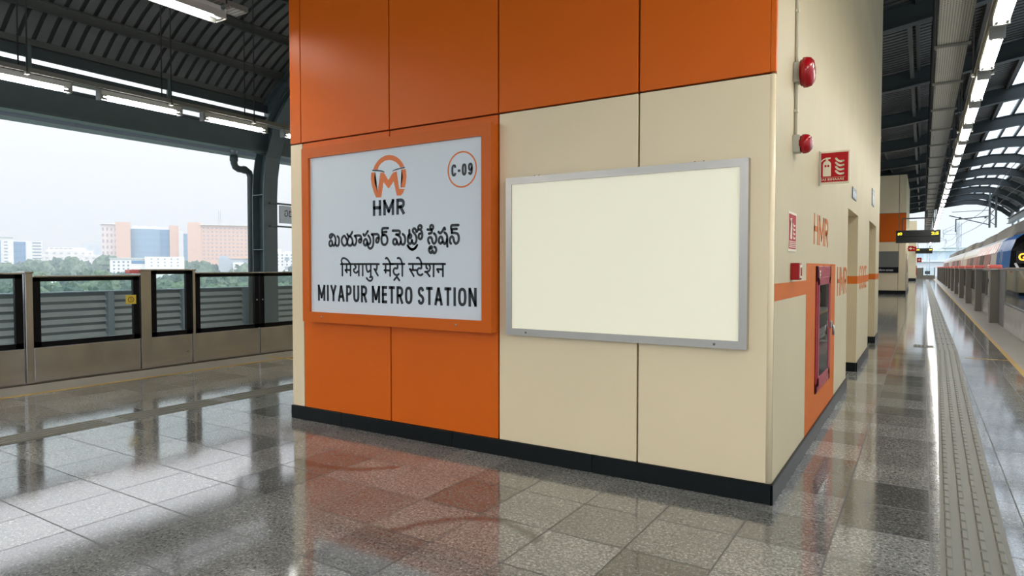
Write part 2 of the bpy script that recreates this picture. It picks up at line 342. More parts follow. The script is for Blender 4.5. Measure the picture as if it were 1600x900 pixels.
    def obj(s, name, m, parent=None, smooth=False, recalc=True):
        if recalc: bmesh.ops.recalc_face_normals(s.bm, faces=list(s.bm.faces))
        off = Vector((0, 0, 0)); p = parent
        while p: off += p.location; p = p.parent
        me = bpy.data.meshes.new(name)
        for v in s.bm.verts: v.co -= off
        s.bm.to_mesh(me); s.bm.free(); me.materials.append(M[m] if isinstance(m, str) else m)
        if smooth:
            for f in me.polygons: f.use_smooth = True
        o = bpy.data.objects.new(name, me); COL.objects.link(o)
        if parent: o.parent = parent
        return o

def tag(o, label, cat, group=None, kind=None):
    o['label'] = label; o['category'] = cat
    if group: o['group'] = group
    if kind: o['kind'] = kind
    return o
def thing(name, label, cat, loc=(0, 0, 0), group=None):
    o = bpy.data.objects.new(name, None); COL.objects.link(o); o.location = loc; o.empty_display_size = .1
    return tag(o, label, cat, group)
def struct(b, name, m, parent=None, **k):
    o = b.obj(name, m, parent, **k)
    if not parent: o['kind'] = 'structure'
    return o
def kids(o): return [c for c in bpy.data.objects if c.parent == o]
CH = {}
def dup(root, loc, label, group=None):
    if root.name not in CH:
        CH[root.name] = [(c, kids(c)) for c in kids(root)]
    r = root.copy(); COL.objects.link(r); r.location = loc; r['label'] = label
    if group: r['group'] = group
    for c, gs in CH[root.name]:
        d = c.copy(); COL.objects.link(d); d.parent = r
        for g in gs:
            e = g.copy(); COL.objects.link(e); e.parent = d
    return r
ONES = 'zeroth first second third fourth fifth sixth seventh eighth ninth tenth eleventh twelfth thirteenth fourteenth fifteenth sixteenth seventeenth eighteenth nineteenth'.split()
TENS = {20: 'twent', 30: 'thirt', 40: 'fort', 50: 'fift', 60: 'sixt', 70: 'sevent', 80: 'eight'}
def nth(k):
    if k < 20: return ONES[k]
    t = k//10*10
    return TENS[t]+'ieth' if k == t else TENS[t]+'y-'+ONES[k-t]
def plane(o, ex, ey):
    ex = Vector(ex); ey = Vector(ey); n = ex.cross(ey)
    m = Matrix.Identity(4)
    for i in range(3): m[i][0] = ex[i]; m[i][1] = ey[i]; m[i][2] = n[i]; m[i][3] = o[i]
    return m
def front(x, y, z): return plane((x, y, z), (1, 0, 0), (0, 0, 1))       # a face that looks towards -Y
def side(x, y, z): return plane((x, y, z), (0, 1, 0), (0, 0, 1))        # a face that looks towards +X
TELUGU = [[(-0.7229, -0.0073), (-0.7436, -0.0272), (-0.7564, -0.0146), (-0.7491, 0.0036), (-0.7227, 0.009), (-0.6966, -0.0039), (-0.6795, -0.0307), (-0.6787, -0.0633), (-0.6907, -0.0915), (-0.7065, -0.0973), (-0.7197, -0.0828), (-0.7264, -0.0582), (-0.7409, -0.0497), (-0.7569, -0.0596), (-0.7631, -0.082), (-0.7504, -0.0994), (-0.7298, -0.0949), (-0.7197, -0.0787)], [(-0.6532, -0.0119), (-0.6361, -0.0277), (-0.6325, -0.0602), (-0.6398, -0.0924), (-0.6572, -0.0994), (-0.6773, -0.0897), (-0.6829, -0.0713)], [(-0.5392, -0.0341), (-0.5616, -0.0114), (-0.5874, -0.0229), (-0.5991, -0.0528), (-0.5881, -0.0853), (-0.5655, -0.0998), (-0.5398, -0.0903), (-0.5254, -0.0625), (-0.5138, -0.0347), (-0.5024, -0.0169)], [(-0.5392, -0.0341), (-0.5282, -0.0624), (-0.5173, -0.0907), (-0.4921, -0.1011), (-0.4696, -0.0916), (-0.4593, -0.0678), (-0.4662, -0.0398), (-0.4828, -0.0214)], [(-0.5258, 0.0037), (-0.5108, -0.0147), (-0.4911, -0.0112), (-0.4741, 0.0043), (-0.4616, 0.0218)], [(-0.4326, -0.0147), (-0.3966, -0.0117), (-0.3636, -0.0145), (-0.3485, -0.0347), (-0.3488, -0.0583), (-0.3588, -0.0739), (-0.3752, -0.0716), (-0.3805, -0.0576), (-0.3694, -0.046), (-0.3558, -0.0483)], [(-0.4215, -0.0162), (-0.4107, -0.0451), (-0.4138, -0.0767), (-0.4307, -0.0983), (-0.4473, -0.094), (-0.4594, -0.0798)], [(-0.3226, -0.0018), (-0.3091, -0.016), (-0.29, -0.0008), (-0.2682, 0.0241)], [(-0.2632, -0.0152), (-0.2472, -0.0332), (-0.2368, -0.0608), (-0.2424, -0.0841), (-0.2612, -0.0916), (-0.2745, -0.0717), (-0.2851, -0.0519), (-0.3013, -0.0476), (-0.3177, -0.0629), (-0.318, -0.0865), (-0.3018, -0.1026), (-0.2855, -0.097), (-0.2773, -0.0795)], [(-0.2693, -0.0934), (-0.2641, -0.115), (-0.2428, -0.131), (-0.2159, -0.1197), (-0.2023, -0.0888), (-0.1993, -0.0499), (-0.2044, -0.0187), (-0.2202, -0.0066)], [(-0.2202, -0.0066), (-0.1804, -0.0057), (-0.146, -0.0086), (-0.1331, -0.0321), (-0.136, -0.0591), (-0.1493, -0.0782), (-0.1661, -0.074), (-0.1676, -0.0545), (-0.1542, -0.0393), (-0.1385, -0.0436)], [(-0.0703, -0.0145), (-0.099, -0.0253), (-0.1045, -0.056), (-0.0943, -0.0909), (-0.0684, -0.101), (-0.0424, -0.0881), (-0.0334, -0.0576), (-0.0445, -0.0267), (-0.0703, -0.0145)], [(-0.0911, -0.0178), (-0.096, 0.017), (-0.0933, 0.0381), (-0.075, 0.0433), (-0.0259, 0.0425)], [(-0.0936, 0.0035), (-0.0805, 0.0089), (-0.0442, 0.0109)], [(0.0277, 0.0195), (0.0692, 0.0182), (0.0995, 0.0161), (0.1103, 0.0055), (0.1064, -0.0109), (0.091, -0.0146), (0.0662, -0.0148)], [(0.0745, -0.0162), (0.1019, -0.0294), (0.1182, -0.0483), (0.1207, -0.0772), (0.1096, -0.0955), (0.0931, -0.1014), (0.0795, -0.0846), (0.0686, -0.0596), (0.0521, -0.053), (0.0354, -0.063), (0.0325, -0.0857), (0.049, -0.1006), (0.0684, -0.0947), (0.074, -0.0762)], [(0.1429, -0.014), (0.1618, -0.0288), (0.1698, -0.0577), (0.1641, -0.0904), (0.1478, -0.1025), (0.1287, -0.0959), (0.118, -0.0772)], [(0.2171, 0.0179), (0.2202, -0.01), (0.2372, -0.0247), (0.2371, -0.041), (0.2237, -0.0488), (0.2114, -0.0363), (0.2212, -0.0141), (0.2061, -0.03), (0.1995, -0.0584), (0.2036, -0.0831), (0.2207, -0.0977), (0.2395, -0.0879), (0.2465, -0.0677)], [(0.2449, -0.0697), (0.2554, -0.0943), (0.274, -0.0987), (0.29, -0.0849), (0.2965, -0.0607), (0.2914, -0.0362), (0.2746, -0.0115), (0.2577, 0.0053), (0.2588, 0.0235), (0.2759, 0.0299), (0.2906, 0.0172), (0.2969, 0.0001), (0.3117, 0.0158), (0.338, 0.019), (0.3562, -0.0057), (0.3586, -0.038), (0.348, -0.0578), (0.3323, -0.0595), (0.3192, -0.045), (0.3246, -0.0209), (0.3378, -0.0152)], [(0.317, 0.0237), (0.3171, 0.0439), (0.3356, 0.0554), (0.3512, 0.0468), (0.3511, 0.0327)], [(0.1964, -0.1115), (0.2204, -0.1365), (0.2498, -0.1459), (0.2791, -0.1374), (0.3031, -0.1114)], [(0.2097, -0.1281), (0.2364, -0.1449), (0.2631, -0.1453), (0.2897, -0.1274)], [(0.416, 0.0174), (0.4417, 0.0138), (0.4622, 0.0152), (0.4765, 0.0287), (0.4751, 0.0446), (0.4598, 0.0519), (0.447, 0.0436), (0.4469, 0.0296), (0.4596, 0.0153), (0.4621, -0.0047), (0.4518, -0.0132), (0.4312, -0.0178)], [(0.436, -0.0999), (0.4232, -0.0796), (0.4259, -0.0557), (0.4465, -0.0482), (0.4618, -0.0605), (0.4693, -0.0886), (0.4846, -0.1008), (0.5024, -0.0893), (0.5102, -0.0616), (0.5027, -0.0337), (0.485, -0.0173)], [(0.4409, -0.1399), (0.4614, -0.1383), (0.4589, -0.1263), (0.4435, -0.128), (0.4331, -0.1478), (0.4382, -0.1699), (0.4561, -0.1781), (0.4674, -0.1603), (0.4791, -0.1784), (0.4969, -0.1766), (0.5082, -0.1569), (0.5022, -0.1369), (0.4895, -0.1288)], [(0.5332, -0.0068), (0.5507, -0.0172), (0.5709, -0.0039), (0.5934, 0.0249), (0.6009, 0.0129)], [(0.5958, -0.0125), (0.6156, -0.0288), (0.6239, -0.0565), (0.6178, -0.0877), (0.5954, -0.105), (0.5805, -0.0869), (0.5706, -0.0552), (0.5531, -0.0469), (0.5379, -0.0663), (0.5378, -0.09), (0.5554, -0.1022), (0.573, -0.0907)], [(0.6204, -0.0682), (0.6227, -0.1035), (0.6251, -0.1271)], [(0.7383, 0.0434), (0.697, 0.0437), (0.6701, 0.0419), (0.6637, 0.0246), (0.67, 0.0009), (0.6724, -0.0167)], [(0.67, 0.0087), (0.6921, 0.0127), (0.7213, 0.013)], [(0.6699, -0.0166), (0.7066, -0.0196), (0.7333, -0.032), (0.7414, -0.0632), (0.7331, -0.094), (0.7112, -0.1053), (0.6941, -0.0893), (0.6845, -0.0579), (0.6698, -0.0478), (0.6525, -0.065), (0.65, -0.0884), (0.6622, -0.1043)]]
HINDI = [[(-0.6123, -0.2689), (-0.1359, -0.2702)], [(-0.5934, -0.3732), (-0.5925, -0.2971), (-0.5936, -0.2689), (-0.604, -0.2375), (-0.586, -0.2151), (-0.5534, -0.218), (-0.5212, -0.2346), (-0.4961, -0.261)], [(-0.5378, -0.274), (-0.536, -0.3234)], [(-0.5546, -0.3234), (-0.534, -0.3448)], [(-0.5546, -0.3234), (-0.4899, -0.3233)], [(-0.487, -0.2692), (-0.4881, -0.3725)], [(-0.4346, -0.2792), (-0.4189, -0.2938), (-0.4304, -0.3101), (-0.4464, -0.3183), (-0.442, -0.3363), (-0.4172, -0.3476), (-0.3899, -0.3328)], [(-0.3825, -0.2695), (-0.3835, -0.3718)], [(-0.3345, -0.2697), (-0.3355, -0.3715)], [(-0.2909, -0.2746), (-0.2869, -0.3132), (-0.2717, -0.3389), (-0.2429, -0.326)], [(-0.2345, -0.2699), (-0.2355, -0.3741)], [(-0.2457, -0.387), (-0.2215, -0.3836), (-0.2173, -0.4027), (-0.2394, -0.419), (-0.2657, -0.4128), (-0.2877, -0.3937)], [(-0.1597, -0.2749), (-0.1621, -0.3035), (-0.1709, -0.3226), (-0.1925, -0.3131)], [(-0.1861, -0.3179), (-0.1689, -0.3449), (-0.1497, -0.3703)], [(-0.0866, -0.2703), (0.0357, -0.2707)], [(0.0006, -0.2696), (0.1597, -0.2701)], [(-0.0569, -0.2752), (-0.0574, -0.3445)], [(-0.0722, -0.324), (-0.0066, -0.3254)], [(-0.0041, -0.2706), (-0.0049, -0.3725)], [(-0.0564, -0.2216), (-0.0437, -0.2154), (-0.0248, -0.2313), (-0.004, -0.2627)], [(0.0818, -0.2755), (0.0795, -0.3066), (0.0484, -0.3066), (0.0336, -0.3316), (0.0459, -0.3565), (0.0728, -0.3657), (0.0956, -0.3563)], [(0.0413, -0.4081), (0.0727, -0.3797)], [(0.0727, -0.3797), (0.1014, -0.4106)], [(0.1361, -0.271), (0.1354, -0.3715)], [(0.0822, -0.2195), (0.0987, -0.2181), (0.1191, -0.2322), (0.1333, -0.2632)], [(0.2084, -0.2702), (0.6005, -0.2714)], [(0.2545, -0.2759), (0.2542, -0.3218)], [(0.2202, -0.3126), (0.2639, -0.3722)], [(0.2222, -0.3157), (0.2442, -0.3218), (0.2921, -0.3217)], [(0.3477, -0.2761), (0.3475, -0.3064), (0.3199, -0.3064), (0.302, -0.3277), (0.3117, -0.3551), (0.3393, -0.3656), (0.3609, -0.3548)], [(0.2987, -0.2197), (0.3165, -0.2183), (0.3361, -0.2366), (0.3497, -0.264)], [(0.4004, -0.2762), (0.4022, -0.3003), (0.4138, -0.3094)], [(0.4333, -0.2778), (0.4429, -0.3003), (0.4331, -0.3244), (0.4137, -0.335), (0.3884, -0.3366)], [(0.4059, -0.3395), (0.4367, -0.3725)], [(0.4795, -0.2719), (0.479, -0.3722)], [(0.5781, -0.2722), (0.5776, -0.3715)], [(0.5174, -0.3137), (0.5722, -0.3152)], [(0.5174, -0.3152), (0.5325, -0.339)]]
EMBLEM = {'ring': [(-0.1978, 0.5645), (-0.1844, 0.5909), (-0.1626, 0.6164), (-0.1344, 0.6413), (-0.0971, 0.6619), (-0.051, 0.6746), (-0.0099, 0.6756), (0.0353, 0.6681), (0.0755, 0.6518), (0.111, 0.6286), (0.1418, 0.5973), (0.1636, 0.5623), (0.1194, 0.5546), (0.1062, 0.577), (0.0707, 0.6067), (0.0259, 0.6253), (-0.0103, 0.6325), (-0.056, 0.6297), (-0.1022, 0.6113), (-0.1302, 0.5864), (-0.1444, 0.5602)], 'legs': [(-0.2197, 0.5408), (-0.2268, 0.4876), (-0.216, 0.4317), (-0.193, 0.3683), (-0.1653, 0.3172), (-0.1047, 0.3137), (-0.0759, 0.4461), (-0.0213, 0.3882), (-0.0122, 0.3876), (0.0426, 0.4446), (0.0776, 0.3194), (0.1221, 0.3168), (0.1488, 0.3373), (0.1667, 0.3714), (0.1048, 0.3754), (0.0773, 0.5259), (0.0432, 0.5218), (0.025, 0.5098), (-0.0189, 0.459), (-0.0615, 0.5163), (-0.0752, 0.5276), (-0.1121, 0.5304), (-0.1267, 0.453), (-0.1461, 0.3688), (-0.1783, 0.4361), (-0.1853, 0.4915), (-0.1727, 0.5371)], 'side': [(0.1326, 0.5382), (0.181, 0.5376), (0.1894, 0.4774), (0.1802, 0.4183), (0.1685, 0.3826), (0.1226, 0.3856), (0.1407, 0.4344), (0.1481, 0.4804)], 'sw1': [(-0.2082, 0.5633), (-0.1491, 0.5599), (-0.0981, 0.5498), (-0.0705, 0.5387), (-0.0586, 0.5263), (-0.0798, 0.5313), (-0.112, 0.5406), (-0.2083, 0.5523)], 'sw2': [(0.0252, 0.5299), (0.0433, 0.5419), (0.0882, 0.5504), (0.1327, 0.5548), (0.168, 0.5586), (0.1697, 0.5478), (0.1149, 0.5443), (0.0612, 0.5372)]}
# ------------------------------------------------------------------ camera, sky, sun
cam = bpy.data.cameras.new('camera'); cam.sensor_width = 36; cam.lens = 36*1018/1600; cam.clip_end = 3000; cam.clip_start = .05
co = bpy.data.objects.new('camera', cam); COL.objects.link(co); co.location = (0, 0, 1.5)
co.rotation_euler = (PI/2-math.atan(32/1018), 0, math.radians(32.2)); SC.camera = co
w = bpy.data.worlds.new('sky'); SC.world = w; w.use_nodes = True; nt = w.node_tree
tc = nt.nodes.new('ShaderNodeTexCoord'); sp = nt.nodes.new('ShaderNodeSeparateXYZ'); nt.links.new(tc.outputs['Generated'], sp.inputs[0])
cr = ramp(nt, sp.outputs[2], [(0., (.78, .89, .98)), (.13, (.84, .925, 1.)), (.21, (.98, 1.07, 1.15)), (.30, (2.2, 2.42, 2.65)), (1., (1.9, 2.1, 2.35))])
nt.links.new(cr, nt.nodes['Background'].inputs[0]); nt.nodes['Background'].inputs[1].default_value = 1.
sun = bpy.data.lights.new('sun', 'SUN'); sun.energy = 1.3; sun.angle = math.radians(40); sun.color = (1, .985, .97)
so = bpy.data.objects.new('sun', sun); COL.objects.link(so); so.rotation_euler = (math.radians(35), 0, math.radians(70)); so.location = (60, -20, 90)
SC.view_settings.view_transform = 'Standard'; SC.view_settings.look = 'None'; SC.view_settings.gamma = 1
SC.view_settings.use_curve_mapping = False; SC.view_settings.exposure = .15

YN, YF = -14., 101.                       # the platform's near and far ends
XL, XR = -9.63, 1.71                      # faces of the screen gates along its two edges
# ------------------------------------------------------------------ floor
struct(B().box(-8.9, 1.24, YN, YF, -.3, 0), 'floor', 'granite')
struct(B().box(-9.82, -8.9, YN, YF, -.3, -.001), 'floor_edge_left', 'concrete')
struct(B().box(1.24, 1.92, YN, YF, -.3, -.001), 'floor_edge_right', 'concrete')
struct(B().box(-15.6, -9.82, YN, 160, -1.6, -1.15), 'floor_track_left', 'track')
struct(B().box(1.92, 8.2, YN, 260, -1.6, -1.15), 'floor_track_right', 'track')
tag(B().box(-8.94, -8.87, YN, YF, -.001, .003).obj('safety_line', 'yellow'), 'thin yellow line along the platform edge with the black framed glass gates', 'painted line')
tag(B().box(1.20, 1.27, YN, YF, -.001, .003).obj('safety_line', 'yellow'), 'thin yellow line along the platform edge beside the train', 'painted line')
tag(B().box(-9.35, -8.87, 7.05, 7.11, -.001, .003).box(-8.87, -7.9, 7.05, 7.11, -.001, .003).obj('boarding_mark', 'yellow'), 'short yellow mark crossing from the edge line in front of double glass gates', 'painted line')
tag(B().box(.62, 1.2, 13.1, 13.16, -.001, .003).obj('boarding_mark', 'yellow'), 'short yellow mark branching off the line beside the train', 'painted line')

def tactile(name, label, path, w, ynear, bars):
    b = B()
    for (xa, ya), (xb, yb) in zip(path, path[1:]):
        d = Vector((xb-xa, yb-ya)); n_ = int(d.length/.3)+1
        v = [b.bm.verts.new(p) for p in ((xa, ya, .004), (xa+w, ya, .004), (xb+w, yb, .004), (xb, yb, .004))]; b.bm.faces.new(v)
        v2 = [b.bm.verts.new(p) for p in ((xa, ya, -.001), (xa+w, ya, -.001), (xb+w, yb, -.001), (xb, yb, -.001))]
        for i in range(4): b.bm.faces.new((v2[i], v2[(i+1) % 4], v[(i+1) % 4], v[i]))
        L = bars; y = ya; row = 0
        while y < yb-.02:
            long_ = L if y < ynear else 1.17
            for k in range(4):
                x = xa+(xb-xa)*(y-ya)/(yb-ya)+w*(.125+.25*k)-.016
                dx = (xb-xa)/(yb-ya)*long_*.9
                o = (.022*k if long_ == L else 0)
                y0, y1 = y+o, min(y+o+long_*.87, yb); q = .006
                lo = [b.bm.verts.new(p) for p in ((x, y0, .004), (x+.032, y0, .004), (x+.032+dx, y1, .004), (x+dx, y1, .004))]
                hi = [b.bm.verts.new(p) for p in ((x+q, y0+q, .0125), (x+.032-q, y0+q, .0125), (x+.032-q+dx, y1-q, .0125), (x+q+dx, y1-q, .0125))]
                b.bm.faces.new(hi)
                for i in range(4): b.bm.faces.new((lo[i], lo[(i+1) % 4], hi[(i+1) % 4], hi[i]))
            y += long_; row += 1
    return tag(b.obj(name, 'tactile'), label, 'tactile paving')
tactile('tactile_strip', 'strip of ribbed grey tactile tiles running beside the train platform', [(.06, 1.), (.246, 14.), (.345, 95.)], .31, 14, .15)
tactile('tactile_strip', 'strip of ribbed grey tactile tiles crossing the glossy floor by the parapet side', [(-6.86, -6.), (-6.86, 60.)], .32, -7, .15)
b = B().box(-.12, .2, 14.45, 14.85, -.001, .005)
for i in range(5):
    for j in range(6): b.lathe([(.016, .004), (.012, .01), (.004, .011)], Matrix.Translation((-.085+i*.062, 14.48+j*.062, 0)), 8)
tag(b.obj('warning_tile', 'tactile'), 'small studded tactile tile joining the long strip from the wall side', 'tactile paving')

# ------------------------------------------------------------------ the clad block
X0, X1, Y0, Y1, ZT = -5.31, -.79, 4.32, 15.9, 7.3
wf = struct(B().box(X0+.03, X1-.03, Y0+.03, Y0+.25, 0, ZT), 'wall_front', 'gap')
cols = [(X0, -5.137, 'cream'), (-5.131, -4.0, 'orange'), (-3.992, -2.849, 'orange'), (-2.84, -1.684, 'cream'), (-1.676, X1-.019, 'cream')]
g = .006
for xa, xb, m in cols:
    B().box(xa+g/2, xb-g/2, Y0, Y0+.035, .13, 2.704, .004, 2).obj('cladding_panel', m, wf)
for xa, xb in ((X0, -5.155), (-5.149, -4.0), (-3.992, -2.849), (-2.84, -1.684), (-1.676, X1-.028)):
    for za, zb in ((2.716, 5.0), (5.012, ZT)):
        B().box(xa+g/2, xb-g/2, Y0-.004, Y0+.035, za, zb, .004, 2).obj('cladding_panel', 'orange', wf)
b = B()
x = X0-.01
for xb in (-4.61, -3.3, -2.02, X1+.016):
    b.box(x, xb-.003, Y0-.016, Y0+.03, 0, .128, .003, 1); x = xb
struct(b, 'baseboard_front', 'black_granite')
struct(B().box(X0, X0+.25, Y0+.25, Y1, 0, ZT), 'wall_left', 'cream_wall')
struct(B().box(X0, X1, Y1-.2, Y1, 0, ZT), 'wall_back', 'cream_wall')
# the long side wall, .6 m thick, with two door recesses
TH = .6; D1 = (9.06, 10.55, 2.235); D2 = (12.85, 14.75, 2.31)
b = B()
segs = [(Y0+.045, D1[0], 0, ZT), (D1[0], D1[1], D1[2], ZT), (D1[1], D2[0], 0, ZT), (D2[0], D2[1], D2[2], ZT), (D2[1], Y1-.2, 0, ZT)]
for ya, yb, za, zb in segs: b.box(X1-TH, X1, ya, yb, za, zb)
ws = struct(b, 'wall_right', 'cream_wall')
B().tube([(X1-.024, Y0+.024, .13), (X1-.024, Y0+.024, 2.704)], .0255, 16).obj('corner_trim', 'cream', ws)
B().box(X1-.0295, X1+.004, Y0-.004, Y0+.035, 2.716, ZT, .004).obj('corner_trim', 'orange', ws)
for i, D in enumerate((D1, D2)):
    d = struct(B().box(X1-TH-.06, X1-TH-.005, D[0]-.05, D[1]+.05, 0, D[2]+.05), 'door_%d' % (i+1), 'cream')
    B().box(X1-TH-.006, X1-TH+.03, D[0]+.1, D[0]+.13, .9, 1.2, .008).obj('door_handle', 'alu', d)
zb0, zb1 = 1.285, 1.397
for ya, yb in ((Y0+.05, 5.70), (10.55, 12.85), (14.75, Y1)):
    z = 0 if ya < 6 else -.02
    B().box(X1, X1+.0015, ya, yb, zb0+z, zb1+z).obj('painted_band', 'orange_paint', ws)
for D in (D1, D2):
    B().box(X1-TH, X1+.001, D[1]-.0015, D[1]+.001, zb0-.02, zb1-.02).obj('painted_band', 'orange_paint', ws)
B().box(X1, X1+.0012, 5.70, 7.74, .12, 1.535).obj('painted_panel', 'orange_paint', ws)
for body, ya, yb, za, zb in (('HMR', 6.09, 7.07, 1.70, 1.965), ('HMR', 7.95, 8.98, 1.185, 1.505), ('COCE', 10.93, 12.35, 1.17, 1.53)):
    B().letters(body, ya, yb, za, zb, .045, side(X1, 0, 0), .0025).obj('painted_lettering', 'orange_paint', ws)
b = B()
for ya, yb in ((Y0-.016, D1[0]), (D1[1], D2[0]), (D2[1], Y1)):
    b.box(X1, X1+.018, ya, yb, 0, .128, .003, 1)
for D in (D1, D2): b.box(X1-TH, X1, D[1]-.018, D[1], 0, .128, .003, 1)
struct(b, 'baseboard_right', 'black_granite')

# ------------------------------------------------------------------ the station name sign
SX, SZ, SY = -3.92, 1.8, 4.24
t = thing('station_sign', 'white station name board in a thick orange frame with black lettering', 'sign', (SX, Y0, .985))
def frame(name, m, parent, xa, xb, za, zb, fw, ya, yb, bev):
    b = B()
    for p in ([(xa, za), (xb, za), (xb-fw, za+fw), (xa+fw, za+fw)], [(xb, za), (xb, zb), (xb-fw, zb-fw), (xb-fw, za+fw)], [(xb, zb), (xa, zb), (xa+fw, zb-fw), (xb-fw, zb-fw)], [(xa, zb), (xa, za), (xa+fw, za+fw), (xa+fw, zb-fw)]):
        b.prism(p, front(0, yb, 0), yb-ya)
    bmesh.ops.remove_doubles(b.bm, verts=b.bm.verts, dist=1e-5)
    if bev:
        es = [e for e in b.bm.edges if len(e.link_faces) == 2 and e.calc_face_angle(0) > 1]
        bmesh.ops.bevel(b.bm, geom=es, offset=bev, segments=2, affect='EDGES')
    return b.obj(name, m, parent)
frame('sign_frame', 'orange_frame', t, -5.028, -2.846, .985, 2.627, .094, 4.215, Y0, 0)
B().box(-4.94, -2.93, SY, Y0-.01, 1.07, 2.545).obj('sign_panel', 'white_sign', t)
FP = front(SX, SY, SZ)
b = B()
for p in TELUGU: b.stroke(p, .0225, FP, .0012)
b.obj('lettering', 'ink_black', t, recalc=False)
b = B()
for p in HINDI: b.stroke(p, .0185, FP, .0012, len(p) > 2)
b.obj('lettering', 'ink_black', t, recalc=False)
for k in range(3): B().letters('MIYAPUR METRO STATION', -.922, .918, -.614, -.462, .0255, FP, word=k).obj('lettering', 'ink_black', t)
B().letters('HMR', -.205, .168, .155, .292, .029, FP).obj('lettering', 'ink_navy', t)
B().letters('C-09', .668, .882, .437, .535, .020, FP).obj('lettering', 'ink_black', t)
B().ring(.134, .147, FP @ Matrix.Translation((.776, .488, 0)), .0012).obj('code_ring', 'logo', t)
b = B()
for k in ('ring', 'legs', 'side'): b.prism(EMBLEM[k], FP, .0012)
b.obj('emblem', 'logo', t)
for k in ('sw1', 'sw2'): B().prism(EMBLEM[k], FP, .002).obj('emblem_stripe', 'ink_navy', t)
for x in (-4.77, -3.19): B().lathe([(.009, 0), (.009, .003), (.004, .005)], front(x, 4.215, 1.035), 10).obj('screw', 'alu', t)

# ------------------------------------------------------------------ the blank board
t = thing('display_board', 'large blank cream display board in a brushed metal frame', 'display board', (-1.84, Y0, .975))
frame('board_frame', 'alu', t, -2.742, -.932, .978, 2.19, .052, 4.262, Y0, 0)
B().box(-2.7, -.975, 4.272, Y0-.01, 1.02, 2.145).obj('board_panel', 'blank', t)
for x in (-2.56, -1.135): B().lathe([(.008, 0), (.008, .003), (.004, .005)], front(x, 4.262, 1.003), 10).obj('screw', 'steel_dark', t)
for x in (-2.5, -2.46, -1.28, -1.22): B().tube([(x, 4.29, 2.19), (x, 4.29, 2.198)], .006, 8).obj('hanger_screw', 'steel_dark', t)

# ------------------------------------------------------------------ on the side wall
b = B().tube([(X1+.012, 5.02, 2.32), (X1+.012, 5.02, 6.9)], .011, 10)
for z in (2.6, 3.3, 3.9, 4.6): b.box(X1, X1+.026, 5.0, 5.04, z, z+.02, .002, 1)
tag(b.obj('conduit', 'conduit'), 'thin grey conduit pipe running up the wall to the red alarms', 'pipe')
def alarm(name, label, z, r, d, boxh):
    t = thing(name, label, 'alarm', (X1, 5.03, z))
    B().box(X1, X1+.045, 4.975, 5.075, z-boxh, z+boxh, .004).obj('back_box', 'box_grey', t)
    B().lathe([(r*.86, .04), (r*.9, .055), (r, .058), (r*1.0, .055+d*.35), (r*.93, .055+d*.68), (r*.72, .055+d*.92), (r*.35, .055+d), (.004, .056+d)], side(X1, 5.03, z), 36).obj('dome', 'red', t)
    return t
a = alarm('fire_alarm_bell', 'upper round red fire alarm on the grey conduit', 2.875, .105, .075, .07)
b = B()
for k in range(5): b.box(X1+.128, X1+.1335, 5.06+.002*k, 5.064+.002*k, 2.82+.022*k, 2.833+.022*k)
b.obj('printed_letters', 'sign_cream', a)
a = alarm('fire_alarm_strobe', 'smaller lower red fire alarm at the foot of the grey conduit', 2.375, .068, .06, .06)
B().lathe([(.045, .1), (.05, .112), (.03, .122), (.004, .124)], side(X1, 5.03, 2.375), 24).obj('lens', mat('lens_clear', (.5, .2, .2), .15), a)
# flag sign
t = thing('fire_extinguisher_sign', 'square red fire extinguisher sign projecting from the wall', 'sign', (X1, 6.36, 2.235))
B().box(X1, -.545, 6.345, 6.365, 2.232, 2.52, .002, 1).obj('sign_plate', 'sign_cream', t)
B().box(X1+.018, -.558, 6.342, 6.346, 2.25, 2.504).obj('red_field', 'sign_red', t)
B().box(X1, X1+.012, 6.34, 6.37, 2.225, 2.525).obj('wall_bracket', 'box_grey', t)
G = front(-.725, 6.342, 2.30)
b = B().prism([(-.032, 0), (.032, 0), (.032, .108), (.024, .126), (.01, .136), (-.01, .136), (-.024, .126), (-.032, .108)], G, .001).prism([(-.009, .134), (.009, .134), (.009, .150), (-.009, .150)], G, .001).prism([(-.012, .148), (.028, .152), (.028, .163), (-.012, .163)], G, .001).stroke([(-.008, .157), (-.03, .148), (-.046, .132)], .009, G, .001)
b.obj('pictogram', 'sign_cream', t, recalc=False); b = B()
for k in range(4):
    y = .012+.036*k
    b.stroke([(.072, y+.03), (.085, y+.014), (.106, y+.004), (.128, y+.008)], .017, G, .001)
b.obj('pictogram', 'sign_cream', t, recalc=False)
B().disc(.011, G @ Matrix.Translation((-.011, .09, 0)), .0015, 14, .8).disc(.011, G @ Matrix.Translation((.011, .09, 0)), .0015, 14, .8).obj('pictogram_eyes', 'sign_red', t)
B().text('EAS ESHAAAS', -.052, .135, -.038, -.018, G, .001, .01).obj('lettering', 'sign_cream', t)
B().box(-.777, -.58, 6.3412, 6.3422, 2.289, 2.2905).obj('rule_line', 'sign_cream', t)
